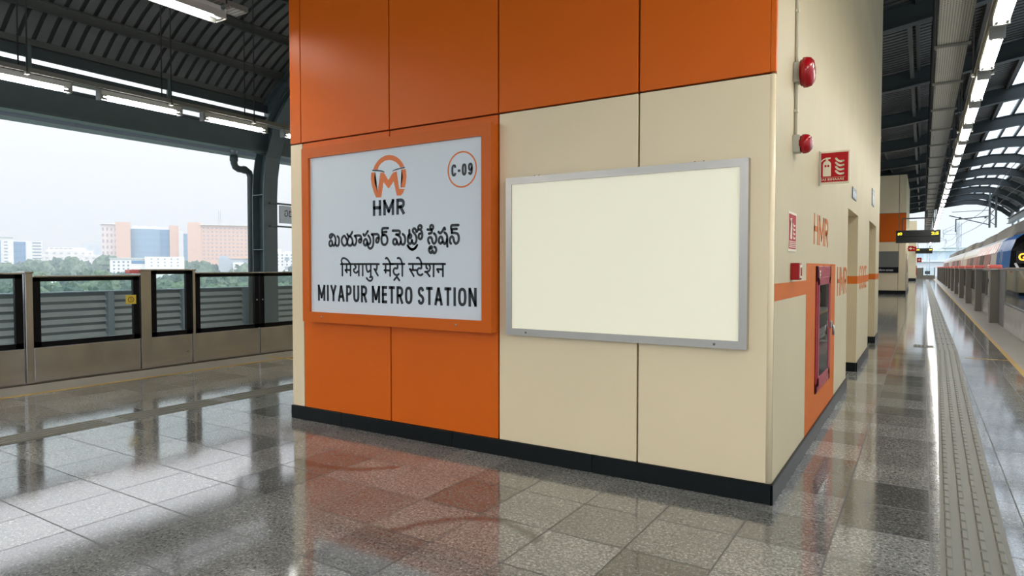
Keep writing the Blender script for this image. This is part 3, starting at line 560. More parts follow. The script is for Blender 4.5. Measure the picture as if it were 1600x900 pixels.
# notice flat on the wall
t = thing('fire_notice', 'narrow red and white fire notice flat on the wall above the red call point', 'sign', (X1, 4.99, 1.61))
B().box(X1, X1+.004, 4.82, 5.155, 1.612, 1.892, .001, 1).obj('notice_plate', 'sign_cream', t)
B().box(X1+.004, X1+.005, 4.84, 5.135, 1.632, 1.875).obj('red_field', 'sign_red', t)
G = side(X1+.005, 4.93, 1.70)
b = B().prism([(-.035, 0), (.035, 0), (.035, .1), (.01, .125), (.02, .15), (-.05, .14), (-.02, .125), (-.035, .1)], G, .001)
b.obj('pictogram', 'sign_cream', t, recalc=False); b = B()
for k in range(4): b.stroke([(.08, .02+.03*k), (.11, .008+.03*k), (.16, .012+.03*k)], .012, G, .001)
for k in range(4): b.box(X1+.005, X1+.006, 4.86, 5.115, 1.642+.013*k, 1.648+.013*k)
b.obj('pictogram', 'sign_cream', t, recalc=False)
# call point
t = thing('fire_call_point', 'red fire call point box just above the orange wall band', 'call point', (X1, 5.0, 1.41))
B().box(X1, X1+.06, 4.945, 5.045, 1.412, 1.532, .006).obj('housing', 'red', t)
b = B().box(X1+.06, X1+.064, 4.955, 5.035, 1.425, 1.52, .002, 1)
b.obj('front_plate', 'sign_cream', t)
B().box(X1+.064, X1+.066, 4.968, 5.022, 1.44, 1.5).obj('break_glass', 'red', t)
# hose cabinet
t = thing('fire_hose_cabinet', 'tall dark red fire hose cabinet with glass door on the orange painted panel', 'cabinet', (X1, 6.76, .39))
ya, yb, za, zb = 6.24, 7.26, .385, 1.512
b = B()
for q in ((ya, ya+.07, za, zb), (yb-.07, yb, za, zb), (ya, yb, za, za+.09), (ya, yb, zb-.14, zb)): b.box(X1+.002, X1+.014, *q, .003, 1)
b.obj('cabinet_body', 'red_paint', t)
B().box(X1+.001, X1+.004, ya+.07, yb-.07, za+.09, zb-.14).obj('cabinet_back', mat('cabinet_dark', (.07, .075, .07), .6), t)
d = B()
for q in ((ya+.05, ya+.13, za+.06, zb-.1), (yb-.2, yb-.12, za+.06, zb-.1), (ya+.05, yb-.12, za+.06, za+.13), (ya+.05, yb-.12, zb-.17, zb-.1)): d.box(X1+.012, X1+.021, *q, .002, 1)
d = d.obj('door', 'red_paint', t)
B().box(X1+.013, X1+.017, ya+.12, yb-.19, za+.12, zb-.16).obj('door_glass', 'clear', d)
b = B().box(X1+.018, X1+.04, yb-.1, yb-.05, .90, .97, .006).tube([(X1+.03, yb-.075, .93), (X1+.05, yb-.075, .92), (X1+.05, yb-.075, .83)], .011, 10)
b.obj('door_handle', 'alu', d)
b = B().ring(.14, .19, side(X1+.004, 6.68, 1.0), .006, 28).ring(.05, .10, side(X1+.004, 6.68, 1.0), .007, 24)
b.obj('hose_reel', mat('hose_grey', (.3, .3, .27), .6), t)
B().text('F', ya+.10, ya+.17, zb-.12, zb-.04, side(X1+.021, 0, 0), .001, .03).obj('printed_letter', 'sign_cream', t)
# door signs
for i, (yc, z0, z1, lab) in enumerate(((9.8, 2.405, 2.55, 'small dark door sign above the nearer wall recess'), (13.6, 2.62, 2.92, 'tall dark door sign above the farther wall recess'))):
    t = thing('door_sign', lab, 'sign', (X1, yc, z0))
    h = z1-z0; B().box(X1, X1+.012, yc-.28, yc+.28, z0, z1, .002, 1).obj('sign_plate', mat('sign_slate%d' % i, (.10, .13, .15), .4), t)
    G = side(X1+.012, yc, z0+h/2)
    for s in (-1, 1): B().disc(h*.09, G @ Matrix.Translation((s*.13, h*.28, 0)), .001, 12).prism([(s*.13-.05, h*.15), (s*.13+.05, h*.15), (s*.13+.03, -h*.36), (s*.13-.03, -h*.36)], G, .001).obj('pictogram', 'white', t)
# ------------------------------------------------------------------ platform screen gates, left edge (face towards +X)
def gate_left(name, label, y0, y1, h, split=None, group=None, depth=.07, cap=.022, fr=.085, x=XL):
    """a half height gate leaf: stainless kick panel, black framed glass, stainless top rail"""
    t = thing(name, label, 'screen gate', (x-depth/2, (y0+y1)/2, 0), group)
    xb = x-depth
    B().box(xb, x, y0, y1, .018, .462, .006).obj('kick_panel', 'steel', t)
    b = B()
    for q in ((y0, y1, .466, .466+fr*.85), (y0, y1, h-cap-fr*.62, h-cap), (y0, y0+fr, .466, h-cap), (y1-fr, y1, .466, h-cap)): b.box(xb+.012, x-.004, *q, .002, 1)
    b.obj('glass_frame', 'black', t)
    B().box(x-.034, x-.026, y0+fr, y1-fr, .466+fr*.8, h-cap-fr*.6).obj('glass_pane', 'glass', t)
    B().box(xb-.01, x+.012, y0, y1, h-cap, h, .006).obj('top_rail', 'steel', t)
    return t
def post_left(label, y0, y1, h, group=None, x=XL, lamp=None, depth=.2):
    t = thing('gate_post', label, 'gate post', (x-depth/2, (y0+y1)/2, 0), group)
    B().box(x-depth, x+.02, y0, y1, 0, h-.025, .006).obj('post_body', 'steel', t)
    B().box(x-depth, x+.03, y0-.01, y1+.01, h-.025, h, .004).obj('post_cap', 'steel', t)
    if lamp:
        B().box(x-.16, x-.01, lamp[0], lamp[1], h-.06, h-.005, .02, 3).obj('red_lamp', 'pink_lamp', t)
    return t
gate_left('sliding_gate', 'glass screen gate cut by the photo edge, next to the first steel post', 2.1, 3.675, 1.435)
post_left('slim steel gate post between the first two wide glass gates', 3.69, 3.775, 1.45)
g1 = gate_left('sliding_gate', 'wide black framed glass gate with a yellow sticker', 3.785, 5.125, 1.395)
b = B().box(XL, XL+.002, 4.93, 5.075, .975, 1.105)
o = b.obj('sticker', 'yellow_tag', g1)
b = B().ring(.034, .043, side(XL+.002, 5.0025, 1.04), .0006, 24).stroke([(-.012, -.02), (.012, -.02), (.012, .018), (-.008, .02), (-.014, .008), (-.006, -.002), (.01, -.002)], .006, side(XL+.002, 5.0025, 1.04), .0006)
b.obj('sticker_mark', 'sticker_ink', o, recalc=False)
post_left('steel gate post with a red cap beside the narrow fixed glass screen', 5.135, 5.285, 1.475, lamp=(5.0, 5.2))
gate_left('fixed_screen', 'narrow fixed glass screen panel beside the red capped post', 5.292, 5.925, 1.475)
post_left('slim steel gate post between the narrow screen and the double gates', 5.932, 5.975, 1.475)
d1 = gate_left('sliding_gate', 'first leaf of the double glass gates, by the narrow fixed screen', 5.985, 7.145, 1.425)
d2 = gate_left('sliding_gate', 'second leaf of the double glass gates, running behind the clad block', 7.17, 8.33, 1.425)
for o, y in ((d1, 7.1), (d2, 7.215)): B().lathe([(.012, 0), (.012, .012), (.006, .018)], side(XL-.004, y, .95), 12).obj('gate_lock', 'alu', o)
B().lathe([(.01, 0), (.01, .006), (.004, .01)], side(XL, 5.85, .2), 10).obj('panel_lock', 'steel_dark', [c for c in COL.objects if c.name == 'fixed_screen'][0])
for k in range(3):
    y = 8.35+k*1.9
    gate_left('sliding_gate', 'glass gate farther along the parapet edge, hidden by the clad block', y, y+1.88, 1.425, group='gates hidden behind the clad block')
struct(B().box(XL-.14, XL+.02, YN, 14, -.002, .016), 'trim_gate_sill', 'steel_dark')

# ------------------------------------------------------------------ louvred parapet beyond the left track
PX = -15.2
t = thing('louvred_parapet', 'long grey louvred parapet seen through the glass gates beyond the track', 'parapet', (PX, 9, -1.15))
B().box(PX-.25, PX+.02, YN, 40, -1.6, -.55).obj('parapet_base', 'concrete', t)
b = B(); nz = 10
for k in range(nz):
    z = -.62+k*.158
    v = [b.bm.verts.new(p) for p in ((PX-.03, YN, z+.085), (PX+.06, YN, z), (PX+.055, YN, z-.008), (PX-.04, YN, z+.075))]
    v2 = [b.bm.verts.new((p.co.x, 40, p.co.z)) for p in v]
    b.bm.faces.new(v); b.bm.faces.new(v2[::-1])
    for i in range(4): b.bm.faces.new((v[i], v[(i+1) % 4], v2[(i+1) % 4], v2[i]))
b.obj('louvre_slats', 'louvre', t)
B().box(PX-.06, PX-.035, YN, 40, -.55, .97).obj('backing_sheet', mat('backing_grey', (.17, .20, .21), .6), t)
B().box(PX-.08, PX+.11, YN, 40, .965, .995, .005, 1).obj('top_rail', 'louvre_post', t)
y = 7.35-1.7*12
while y < 40:
    B().box(PX-.02, PX+.12, y, y+.13, -.55, .97, .005, 1).obj('parapet_post', 'louvre_post', t); y += 1.7

# ------------------------------------------------------------------ station roof
PROF = [(-14.45, 5.05), (-13.9, 5.5), (-13.2, 5.95), (-12.3, 6.4), (-11.2, 6.8), (-10., 7.05), (-8.5, 7.15), (-7, 7.05), (-5.3, 6.85), (-4, 6.72), (-2.5, 6.72), (-.8, 6.87), (.6, 7.08), (2, 7.32), (3.3, 7.5), (4.3, 7.45), (5.2, 7.2), (6.1, 6.7), (6.9, 6.0)]
def prof(x):
    for (a, za), (b_, zb_) in zip(PROF, PROF[1:]):
        if a <= x <= b_: return za+(zb_-za)*(x-a)/(b_-a)
    return PROF[-1][1]
SK0, SK1, RY1 = 2.5, 5.0, 76.
RAFT = [17.3+5.85*k for k in range(11)]
b = B(); pitch = .25
def rib(y):  # trapezoid ribs
    f = (y/pitch) % 1
    return .0
def sheet_rows(b, xs, y0, y1):
    ys = []; y = y0
    while y < y1:
        ys += [(y, 0), (y+.17, 0), (y+.185, .035), (y+.235, .035)]; y += .25
    ys.append((y1, 0))
    top = [[b.bm.verts.new((x, yy, prof(x)+.60+dz)) for yy, dz in ys] for x in xs]
    for A, C_ in zip(top, top[1:]):
        for i in range(len(ys)-1): b.bm.faces.new((A[i], C_[i], C_[i+1], A[i+1]))
xsL = [p[0] for p in PROF if p[0] < SK0]+[SK0]; xsR = [SK1]+[p[0] for p in PROF if p[0] > SK1]
sheet_rows(b, xsL, YN, RY1); sheet_rows(b, xsR, YN, RY1)
xsM = [SK0]+[p[0] for p in PROF if SK0 < p[0] < SK1]+[SK1]
SKB = [22.6+5.85*k for k in range(10)]
sheet_rows(b, xsM, YN, 23.2)
ceil = struct(b, 'ceiling', 'sheet', recalc=False)
for k in range(9):
    y0 = 23.2+5.85*k; y1 = y0+5.85
    s = B(); sheet_rows(s, xsM, y0+.1, min(y1-.1, RY1)); s.obj('skylight_sheet', 'skylight', ceil, recalc=False)
    s = B()
    x = SK0
    while x <= SK1+.01:
        s.box(x-.05, x+.05, y0, y1, prof(x)+.49, prof(x)+.6); x += .625
    s.obj('skylight_bars', 'beam', ceil)
def rafter(y, xs, parent, h=.5, w_=.26, m='beam'):
    b = B(); z0 = [prof(x) for x in xs]
    for (xa, xb), (za, zb) in zip(zip(xs, xs[1:]), zip(z0, z0[1:])):
        for lo, hi, ww in ((0, .03, w_), (.03, h-.03, .03), (h-.03, h, w_)):
            q = []
            for (x, z) in ((xa, za), (xb, zb)):
                q.append([b.bm.verts.new((x, y+s*ww/2, z+dz)) for s, dz in ((-1, lo), (1, lo), (1, hi), (-1, hi))])
            for i in range(4): b.bm.faces.new((q[0][i], q[0][(i+1) % 4], q[1][(i+1) % 4], q[1][i]))
            b.bm.faces.new(q[0][::-1]); b.bm.faces.new(q[1])
    return b.obj('rafter_beam', m, parent)
allx = [p[0] for p in PROF]
for y in RAFT: rafter(y, allx, ceil)
rafter(10.95, [x for x in allx if x <= -5.3], ceil, .5, .3, 'column')
rafter(-.6, allx, ceil); rafter(-12, allx, ceil)
for x in [-14.4, -13.55, -12.6, -11.5, -10.3, -9.0, -7.6, -6.2, -4.6, -3.2, -1.7, -.2, 1.2, 2.42, 5.1, 6.2, 6.85]:
    z = prof(x)+.5
    ye = RY1 if (x < X0-.2 or x > X1+.15) else RY1
    if X0-.1 < x < X1+.1:
        B().box(x-.035, x+.035, Y1+.1, ye, z, z+.1).obj('purlin', 'purlin', ceil); B().box(x-.035, x+.035, YN, Y0-.1, z, z+.1).obj('purlin', 'purlin', ceil)
    else:
        b = B().box(x-.045, x-.035, YN, ye, z-.09, z+.1).box(x-.045, x+.045, YN, ye, z+.09, z+.1).box(x-.045, x+.045, YN, ye, z-.09, z-.08)
        b.obj('purlin', 'purlin', ceil)
for y0 in [r for r in RAFT[:-1]]:            # short struts between the rafters
    for x in (-.35, 1.5): B().box(x-.05, x+.05, y0+.13, y0+5.72, prof(x)+.2, prof(x)+.3).obj('tie_strut', 'purlin', ceil)
# eave beam, gap and fascia on the parapet side
b = B()
for z0, z1, xa, xb in ((4.40, 4.44, -14.45, -14.15), (4.92, 4.96, -14.45, -14.15), (4.44, 4.92, -14.33, -14.29)): b.box(xa, xb, YN, RY1, z0, z1)
struct(b, 'beam_eave_left', 'column')
b = B(); y = YN
while y < 60:
    b.box(-15.05, -14.97, y, y+2.28, 4.35, 4.62, .004, 1).box(-14.97, -14.6, y, y+2.28, 4.35, 4.37); y += 2.3
struct(b, 'trim_fascia_left', 'fascia')
b = B()
for y in (5.6, 8.3, 13.6, 16.3): b.box(-14.34, -14.28, y, y+.08, 4.9, 5.75)

struct(b, 'beam_eave_struts', 'column')
struct(B().box(-14.40, -14.34, YN, RY1, 5.17, 5.37).box(-14.36, -14.30, YN, RY1, 5.46, 5.66), 'beam_eave_purlins', 'beam')
struct(B().box(-14.33, -14.26, YN, RY1, 5.68, 5.80), 'beam_eave_purlin_upper', 'purlin')
b = B()
for z0, z1, xa, xb in ((5.55, 5.59, 6.55, 6.85), (6.0, 6.04, 6.55, 6.85), (5.59, 6.0, 6.68, 6.72)): b.box(xa, xb, YN, RY1, z0, z1)
struct(b, 'beam_eave_right', 'column')

# ------------------------------------------------------------------ steel column past the left track, with bracket sign and drain pipe
cp = [(-1.6, .0), (3.3, 0.), (3.8, .04), (4.3, .14), (4.7, .30), (5.1, .52), (5.5, .85), (5.95, 1.35)]   # (z, how far the head bends inwards)
def colmesh(b, y, w_, x0, dep):
    def sect(z, dx):
        return dx
    for lo, hi, yy, ww in ((0, .03, 0, w_), (.03, dep-.03, 0, .03), (dep-.03, dep, 0, w_)):
        ring = []
        for z, dx in cp: ring.append([b.bm.verts.new((x0+dx*1.+a, y+s*ww/2, z)) for s, a in ((-1, lo), (1, lo), (1, hi), (-1, hi))])
        for A, C_ in zip(ring, ring[1:]):
            for i in range(4): b.bm.faces.new((A[i], A[(i+1) % 4], C_[(i+1) % 4], C_[i]))
        b.bm.faces.new(ring[0][::-1]); b.bm.faces.new(ring[-1])
t = thing('steel_column', 'dark steel column curving inwards under the roof beyond the glass gates', 'column', (-14.5, 10.95, -1.6))
b = B(); colmesh(b, 10.95, .42, -14.72, .46); b.obj('column_shaft', 'column', t)
b = B()
for z in (1.95, 3.35): b.box(-14.68, -14.28, 10.74, 11.16, z, z+.025)
b.obj('stiffener', 'column', t)
t2 = thing('bracket_sign', 'small pale sign on a bracket at the curved steel column', 'sign', (-14.2, 11.6, 2.2))
B().box(-14.25, -14.2, 11.2, 13.2, 2.66, 3.12, .006, 1).obj('sign_panel', 'white_sign', t2)
b = B()
for z in (2.55, 3.14): b.box(-14.27, -14.18, 10.9, 13.2, z, z+.04)
b.obj('bracket_arms', 'column', t2)
G = side(-14.2, 11.3, 2.88); b = B()
for k, s in enumerate(([(0, .1), (.1, .13), (.1, -.05), (0, -.05), (.02, .04)], [(.2, .12), (.18, -.05), (.3, -.05), (.32, .08), (.24, .1)], [(.42, .12), (.55, .1), (.52, 0), (.42, -.06), (.56, -.08)], [(.66, .1), (.64, -.06), (.78, -.06), (.8, .1), (.72, .02)], [(.9, .12), (.88, -.05), (1.0, -.08), (1.05, .08)])):
    b.stroke([(.05+x*.75, .02+z*.75) for x, z in s], .026, G, .002)
b.obj('lettering', 'ink_navy', t2, recalc=False)
b = B().tube([(-14.85, 10.32, 4.5), (-14.85, 10.32, 4.16), (-14.85, 10.36, 4.06), (-14.85, 10.45, 4.02), (-14.85, 10.66, 4.02), (-14.85, 10.76, 3.96), (-14.85, 10.80, 3.85), (-14.85, 10.80, -1.5)], .085, 12)
b.tube([(-14.85, 10.32, 4.33), (-14.85, 10.32, 4.2)], .1, 12).tube([(-14.85, 10.58, 4.02), (-14.85, 10.64, 4.02)], .1, 12)
tag(b.obj('drain_pipe', 'pipe'), 'grey drain pipe bending from the eave gutter to the steel column', 'pipe')

# ------------------------------------------------------------------ lamps and cable trays
def lamp_proto(x, y, z, L, label, group, w_=.13, added_skirt=False):
    t = thing('hanging_tube_lamp', label, 'lamp', (x, y, z), group)
    b = B().box(x-w_/2, x+w_/2, y-L/2, y+L/2, z+.02, z+.085, .012)
    if added_skirt:  # skirts added to keep sideways lamp light off the upper cladding
        for s in (-1, 1): b.prism([(s*w_*.5, .03), (s*w_*.5, .04), (s*w_*1.0, -.045), (s*w_*.95, -.05)], front(x, y+L/2, z), L)
        for yy in (y-L/2-.006, y+L/2): b.box(x-w_*.8, x+w_*.8, yy, yy+.006, z-.05, z+.06)
    b.obj('lamp_housing', 'lamp_body', t)
    b = B().box(x-w_*.42, x+w_*.42, y-L/2+.03, y+L/2-.03, z-.024, z+.024, .018, 3); b.obj('diffuser', 'tube', t)
    for s in (-1, 1):
        b = B().box(x-w_*.5, x+w_*.5, y+s*(L/2-.015)-.015, y+s*(L/2-.015)+.015, z-.04, z+.08, .008)
        for q in (-.3, .3): b.box(x+q*w_-.012, x+q*w_+.012, y+s*(L/2-.055)-.04, y+s*(L/2-.055)+.04, z-.03, z+.035, .003, 1)
        b.obj('end_cap', 'clip', t)
    return t
ROWS = [('over the train platform', .56, 3.70, 8.30-1.58*13, 1.58, 1.2, 56), ('beside the parapet eave', -8.6, 3.60, 4.645-1.36*11, 1.36, 1.06, 24), ('above the glossy floor by the clad block', -5.95, 4.0, 3.48-1.36*11, 1.36, 1.06, 12), ('added over the open floor to light the clad block', -2.4, 3.7, -1.6-1.36*9, 1.36, 1.06, 10)]  # last row is unseen, added to light the front cladding
proto = None
LAMP_VISIBLE = {}
for where, x, z, ys, pit, L, n_ in ROWS:
    p0 = None; seen = 0
    for k in range(n_):
        y = ys+pit*k; wl = .13 if where.startswith('over the train') else .10
        vis = (where.startswith('over the train') and y > 6.4) or (where.startswith('beside') and 2.6 < y < 7.6) or (where.startswith('above') and y > 3)
        if vis:
            seen += 1
            if where.startswith('above'): lab, gp = 'single lit tube lamp high beside the upper orange cladding', 'lit tube lamps above the glossy floor by the clad block'
            elif where.startswith('beside'): lab, gp = '%s lit tube lamp along the parapet eave, towards the clad block' % nth(seen), 'lit tube lamps beside the parapet eave'
            else: lab, gp = '%s lit tube lamp from the near end of the row over the train platform' % nth(seen), 'lit tube lamps over the train platform'
        else: lab, gp = 'lit tube lamp %s, outside the view' % where, 'unseen lamps %s' % where
        if p0 is None: p0 = lamp_proto(x, y, z, L, lab, gp, wl, where.startswith('above'))
        else: dup(p0, (x, y, z), lab, gp)
def tray(name, label, x, z, y0, y1, w_, hang, perf=True, side_=.07):
    t = thing(name, label, 'cable tray', (x, y0, z))
    B().box(x-w_/2, x+w_/2, y0, y1, z, z+.006).obj('tray_bottom', 'perforated' if perf else 'rail', t)
    b = B()
    for s in (-1, 1): b.box(x+s*w_/2-.004, x+s*w_/2+.004, y0, y1, z, z+side_)
    b.obj('tray_edges', 'rail', t)
    for y in hang:
        for s in (-1, 1):
            xx = x+s*(w_/2+.012)
            B().tube([(xx, y, z-.01), (xx, y, prof(xx)+.55)], .009, 6).obj('hanger_rod', 'rod', t)
        B().box(x-w_/2-.03, x+w_/2+.03, y-.02, y+.02, z-.035, z-.004).obj('cross_bracket', 'rail', t)
    return t
tray('cable_tray', 'wide perforated cable tray running above the train platform', .27, 4.28, 2., 74., .32, [4+1.95*k for k in range(36)])
tray('lamp_rail', 'narrow grey rail carrying the row of lamps over the train platform', .56, 3.79, -12., 80., .16, [1.9*k for k in range(1, 40, 2)], False, .03)
tray('lamp_rail', 'perforated rail carrying the lamps along the parapet eave', -8.6, 3.69, -11., 17., .2, [-4.2, -.5, 3.33, 4.98, 6.25, 10], True, .05)
tray('lamp_rail', 'rail carrying the lamp beside the upper orange cladding', -5.95, 4.09, -11.5, 4.25, .2, [-5, -1, 2.4, 4.0], True, .05)
tray('lamp_rail', 'lamp rail added for the unseen lamps that light the clad block', -2.4, 3.79, -14., 0., .16, [-6, -2, 2], False, .03)  # invented along with the unseen lamp row it carries
# ------------------------------------------------------------------ right edge screen gates (face towards -X), repeated along the train
def rplane(x, y, z): return plane((x, y, z), (0, -1, 0), (0, 0, 1))
BAY = 5.75; PY0 = 22.0
def post_right(y, label, group):
    t = thing('gate_post', label, 'gate post', (XR, y, 0), group)
    B().box(XR-.15, XR+.08, y-.24, y+.24, 0, 1.44, .008).obj('post_body', 'steel_dark', t)
    B().box(XR-.17, XR+.10, y-.36, y+.36, 1.44, 1.475, .006).obj('post_cap', 'steel', t)
    B().box(XR-.2, XR+.08, y-.45, y+.25, 1.475, 1.575, .04, 3).obj('red_lamp', 'red_lamp', t)
    return t
def gate_right(y0, y1, label, name, group, h=1.46, x=XR, nv=2):
    t = thing(name, label, 'screen gate', (x, (y0+y1)/2, 0), group)
    B().box(x, x+.06, y0, y1, .02, .60, .006).obj('kick_panel', 'steel', t)
    b = B()
    for q in ((y0, y1, .604, .64), (y0, y1, h-.07, h-.03), (y0, y0+.04, .604, h-.03), (y1-.04, y1, .604, h-.03)): b.box(x+.008, x+.05, *q, .002, 1)
    b.obj('glass_frame', 'steel_dark', t)
    B().box(x+.02, x+.028, y0+.035, y1-.035, .63, h-.06).obj('glass_pane', 'glass', t)
    B().box(x-.01, x+.07, y0, y1, h-.03, h, .005).obj('top_rail', 'steel', t)
    if name == 'sliding_gate': B().box(x-.012, x, y1-.11, y1-.03, .88, .94, .003, 1).obj('latch_plate', 'black', t)
    return t
nb = 14
for k in range(nb):
    y = PY0+BAY*k
    gp = 'red capped gate posts along the train'
    lab = '%s red capped steel gate post along the train, counted from the near end' % nth(k+1)
    if k == 0: p0 = post_right(y, lab, gp)
    else: dup(p0, (XR, y, 0), lab, gp)
    if y+BAY > YF: continue
    for j, (a, c, nm, lb) in enumerate(((.25, 1.9, 'sliding_gate', 'near sliding glass gate behind the %s red capped post'), (1.91, 3.55, 'sliding_gate', 'far sliding glass gate behind the %s red capped post'), (3.57, 5.5, 'fixed_screen', 'fixed glass screen in the bay beyond the %s red capped post'))):
        lab = lb % nth(k+1); gp2 = 'glass gates along the train'
        if k == 0:
            if j == 0: G0 = []
            G0.append(gate_right(y+a, y+c, lab, nm, gp2))
        else: dup(G0[j], (XR, y+(a+c)/2, 0), lab, gp2)
gate_right(16.2, 19.95, 'wide glass screen at the photo edge in front of the train nose', 'fixed_screen', 'near glass screens by the train nose', 1.5)
gate_right(12.4, 16.15, 'nearest wide glass screen by the train platform edge', 'fixed_screen', 'near glass screens by the train nose', 1.5)
t = thing('gate_post', 'plain dark steel post just before the first red capped post', 'gate post', (XR+.1, 20.7, 0))
B().box(XR+.02, XR+.16, 20.0, 21.5, 0, 1.45, .008).obj('post_body', 'steel_dark', t)
B().box(XR, XR+.18, 19.95, 21.55, 1.45, 1.48, .006).obj('post_cap', 'steel', t)
# end of the platform
t = thing('platform_end_gate', 'grey barrier with a window opening closing the far platform end', 'barrier', (.5, YF, 0))
b = B().box(-.75, .02, YF-.1, YF, 0, 1.46, .01).box(.02, 1.4, YF-.1, YF, 0, .5, .01).box(1.28, 1.4, YF-.1, YF, .5, 1.5, .01).box(-.02, .1, YF-.1, YF, .4, 1.5, .01)
b.obj('barrier_panels', 'steel_dark', t)
B().box(.1, 1.28, YF-.06, YF-.05, .5, 1.44).obj('glass_pane', 'glass', t)

# ------------------------------------------------------------------ the train
TX0, TX1 = 2.05, 4.90
t = thing('metro_train', 'silver metro train with a blue and black cab standing behind the glass gates', 'train', (3.47, 26, -1.15))
CS = [(TX0+.12, -1.0), (TX0, -.45), (TX0-.02, .2), (TX0, 1.2), (TX0+.05, 1.98), (TX0+.11, 2.12)]          # lower side
CR = [(TX0+.11, 2.12), (TX0+.2, 2.36), (TX0+.36, 2.50), (TX0+.7, 2.60), (3.475, 2.66)]                      # cove and roof
def shell(b, prof_, ya, yb, mir=True):
    xs = list(prof_)
    for s in ((0, 1) if mir else (0,)):
        pr_ = [(x, z) if s == 0 else (TX0+TX1-x, z) for x, z in xs]
        A = [b.bm.verts.new((x, ya, z)) for x, z in pr_]; C_ = [b.bm.verts.new((x, yb, z)) for x, z in pr_]
        for i in range(len(A)-1): b.bm.faces.new((A[i], A[i+1], C_[i+1], C_[i]))
        c1 = b.bm.verts.new((3.475, ya, pr_[0][1])); c2 = b.bm.verts.new((3.475, ya, pr_[-1][1]))
        e1 = b.bm.verts.new((3.475, yb, pr_[0][1])); e2 = b.bm.verts.new((3.475, yb, pr_[-1][1]))
        b.bm.faces.new(A+[c2, c1]); b.bm.faces.new((C_+[e2, e1])[::-1])
def car(ya, yb, cab=False):
    b = B(); shell(b, CS, ya, yb); body = b.obj('car_body', 'train', t)
    b = B(); shell(b, CR, ya, yb); b.obj('car_roof', 'train_roof', body)
    def panel(name, m, y0, y1, z0, z1, off):
        b = B(); x0 = TX0-.02
        pts = [(x0-off, z0), (x0-off, min(z1, 1.2)), (x0+.075-off, z1)] if z1 > 1.25 else [(x0-off, z0), (x0-off, z1)]
        A = [b.bm.verts.new((x, y0, z)) for x, z in pts]; C_ = [b.bm.verts.new((x, y1, z)) for x, z in pts]
        D_ = [b.bm.verts.new((x+.05, y0, z)) for x, z in pts]; E_ = [b.bm.verts.new((x+.05, y1, z)) for x, z in pts]
        for i in range(len(A)-1):
            b.bm.faces.new((A[i], A[i+1], C_[i+1], C_[i])); b.bm.faces.new((D_[i], D_[i+1], A[i+1], A[i])); b.bm.faces.new((E_[i], E_[i+1], C_[i+1], C_[i]))
        b.bm.faces.new((A[-1], C_[-1], E_[-1], D_[-1])); b.bm.faces.new((A[0], C_[0], E_[0], D_[0]))
        return b.obj(name, m, body)
    L = yb-ya; nd = 3
    s0 = ya+(2.2 if cab else 2.2); st = 6.7
    for k in range(nd):
        y = s0+st*k
        for j in (0, 1): panel('car_door', 'train_red', y+.7*j+.01, y+.7*j+.69, .02, 1.98, .012)
        for j in (0, 1): panel('door_window', 'train_black', y+.7*j+.14, y+.7*j+.56, .95, 1.72, .018)
        if k < nd-1:
            yy = y+1.4+.18
            panel('printed_panel', 'train_red', y+1.42, y+3.0, .2, 1.99, .008)
            panel('car_window', 'train_black', y+3.05, y+5.1, .85, 1.985, .012)
            panel('printed_panel', 'train_red', y+5.15, y+6.68, .2, 1.99, .008)
    return body
CAR = 21.5; y = 27.1
first = car(y, y+CAR, True)
car(y+CAR+.5, y+2*CAR+.5); car(y+2*CAR+1, y+3*CAR+1)
for k in (1, 2): B().box(TX0+.25, TX1-.25, y+k*CAR+.5*(k-1), y+k*CAR+.5*k, -.7, 2.4).obj('gangway', 'rubber', t)
def strip(name, m, ya, yb, off=.006):                     # printed strip on the cove of the first car
    b = B(); pts = [(TX0+.035-off, 1.99), (TX0+.105-off, 2.12), (TX0+.19-off, 2.34)]
    A = [b.bm.verts.new((x, ya, z)) for x, z in pts]; C_ = [b.bm.verts.new((x, yb, z)) for x, z in pts]; D_ = [b.bm.verts.new((x+.04, ya, z)) for x, z in pts]; E_ = [b.bm.verts.new((x+.04, yb, z)) for x, z in pts]
    for i in range(2):
        b.bm.faces.new((A[i], A[i+1], C_[i+1], C_[i])); b.bm.faces.new((D_[i], D_[i+1], A[i+1], A[i])); b.bm.faces.new((E_[i], E_[i+1], C_[i+1], C_[i]))
    b.bm.faces.new((A[0], C_[0], E_[0], D_[0])); b.bm.faces.new((A[2], C_[2], E_[2], D_[2]))
    b.obj(name, m, t)
strip('printed_strip', 'wrap', 27.5, 37.); 
# cab: blue shoulders and a raked black front
def loft(secs, name, m, parent):
    b = B(); R_ = [[b.bm.verts.new(p) for p in s] for s in secs]
    for A, C_ in zip(R_, R_[1:]):
        for i in range(len(A)-1): f = b.bm.faces.new((A[i], A[i+1], C_[i+1], C_[i]))
    b.bm.faces.new(R_[0]); b.bm.faces.new(R_[-1][::-1])
    return b.obj(name, m, parent)
def side_sec(yf, inset):
    """the near side's outline at a given depth into the nose: y positions rake back towards the roof"""
    return [(TX0+inset+.12, yf[0], -1.0), (TX0+inset-.02, yf[0], .2), (TX0+inset, yf[1], 1.2), (TX0+inset+.06, yf[2], 2.0), (TX0+inset+.2, yf[3], 2.36), (TX0+inset+.4, yf[3]+.06, 2.52)]
def mirror(s): return [(TX0+TX1-x, y_, z) for x, y_, z in s]
for mir in (0, 1):
    secs = [side_sec((27.10,)*4, 0), side_sec((25.40, 25.40, 25.45, 25.60), .03), side_sec((24.30, 24.32, 24.42, 24.65), .12)]
    secs = [s+[(3.475, s[-1][1], 2.56), (3.475, s[0][1], -1.0)] for s in secs]
    if mir: secs = [mirror(s) for s in secs]
    loft(secs, 'cab_shoulder', 'train_blue', t)
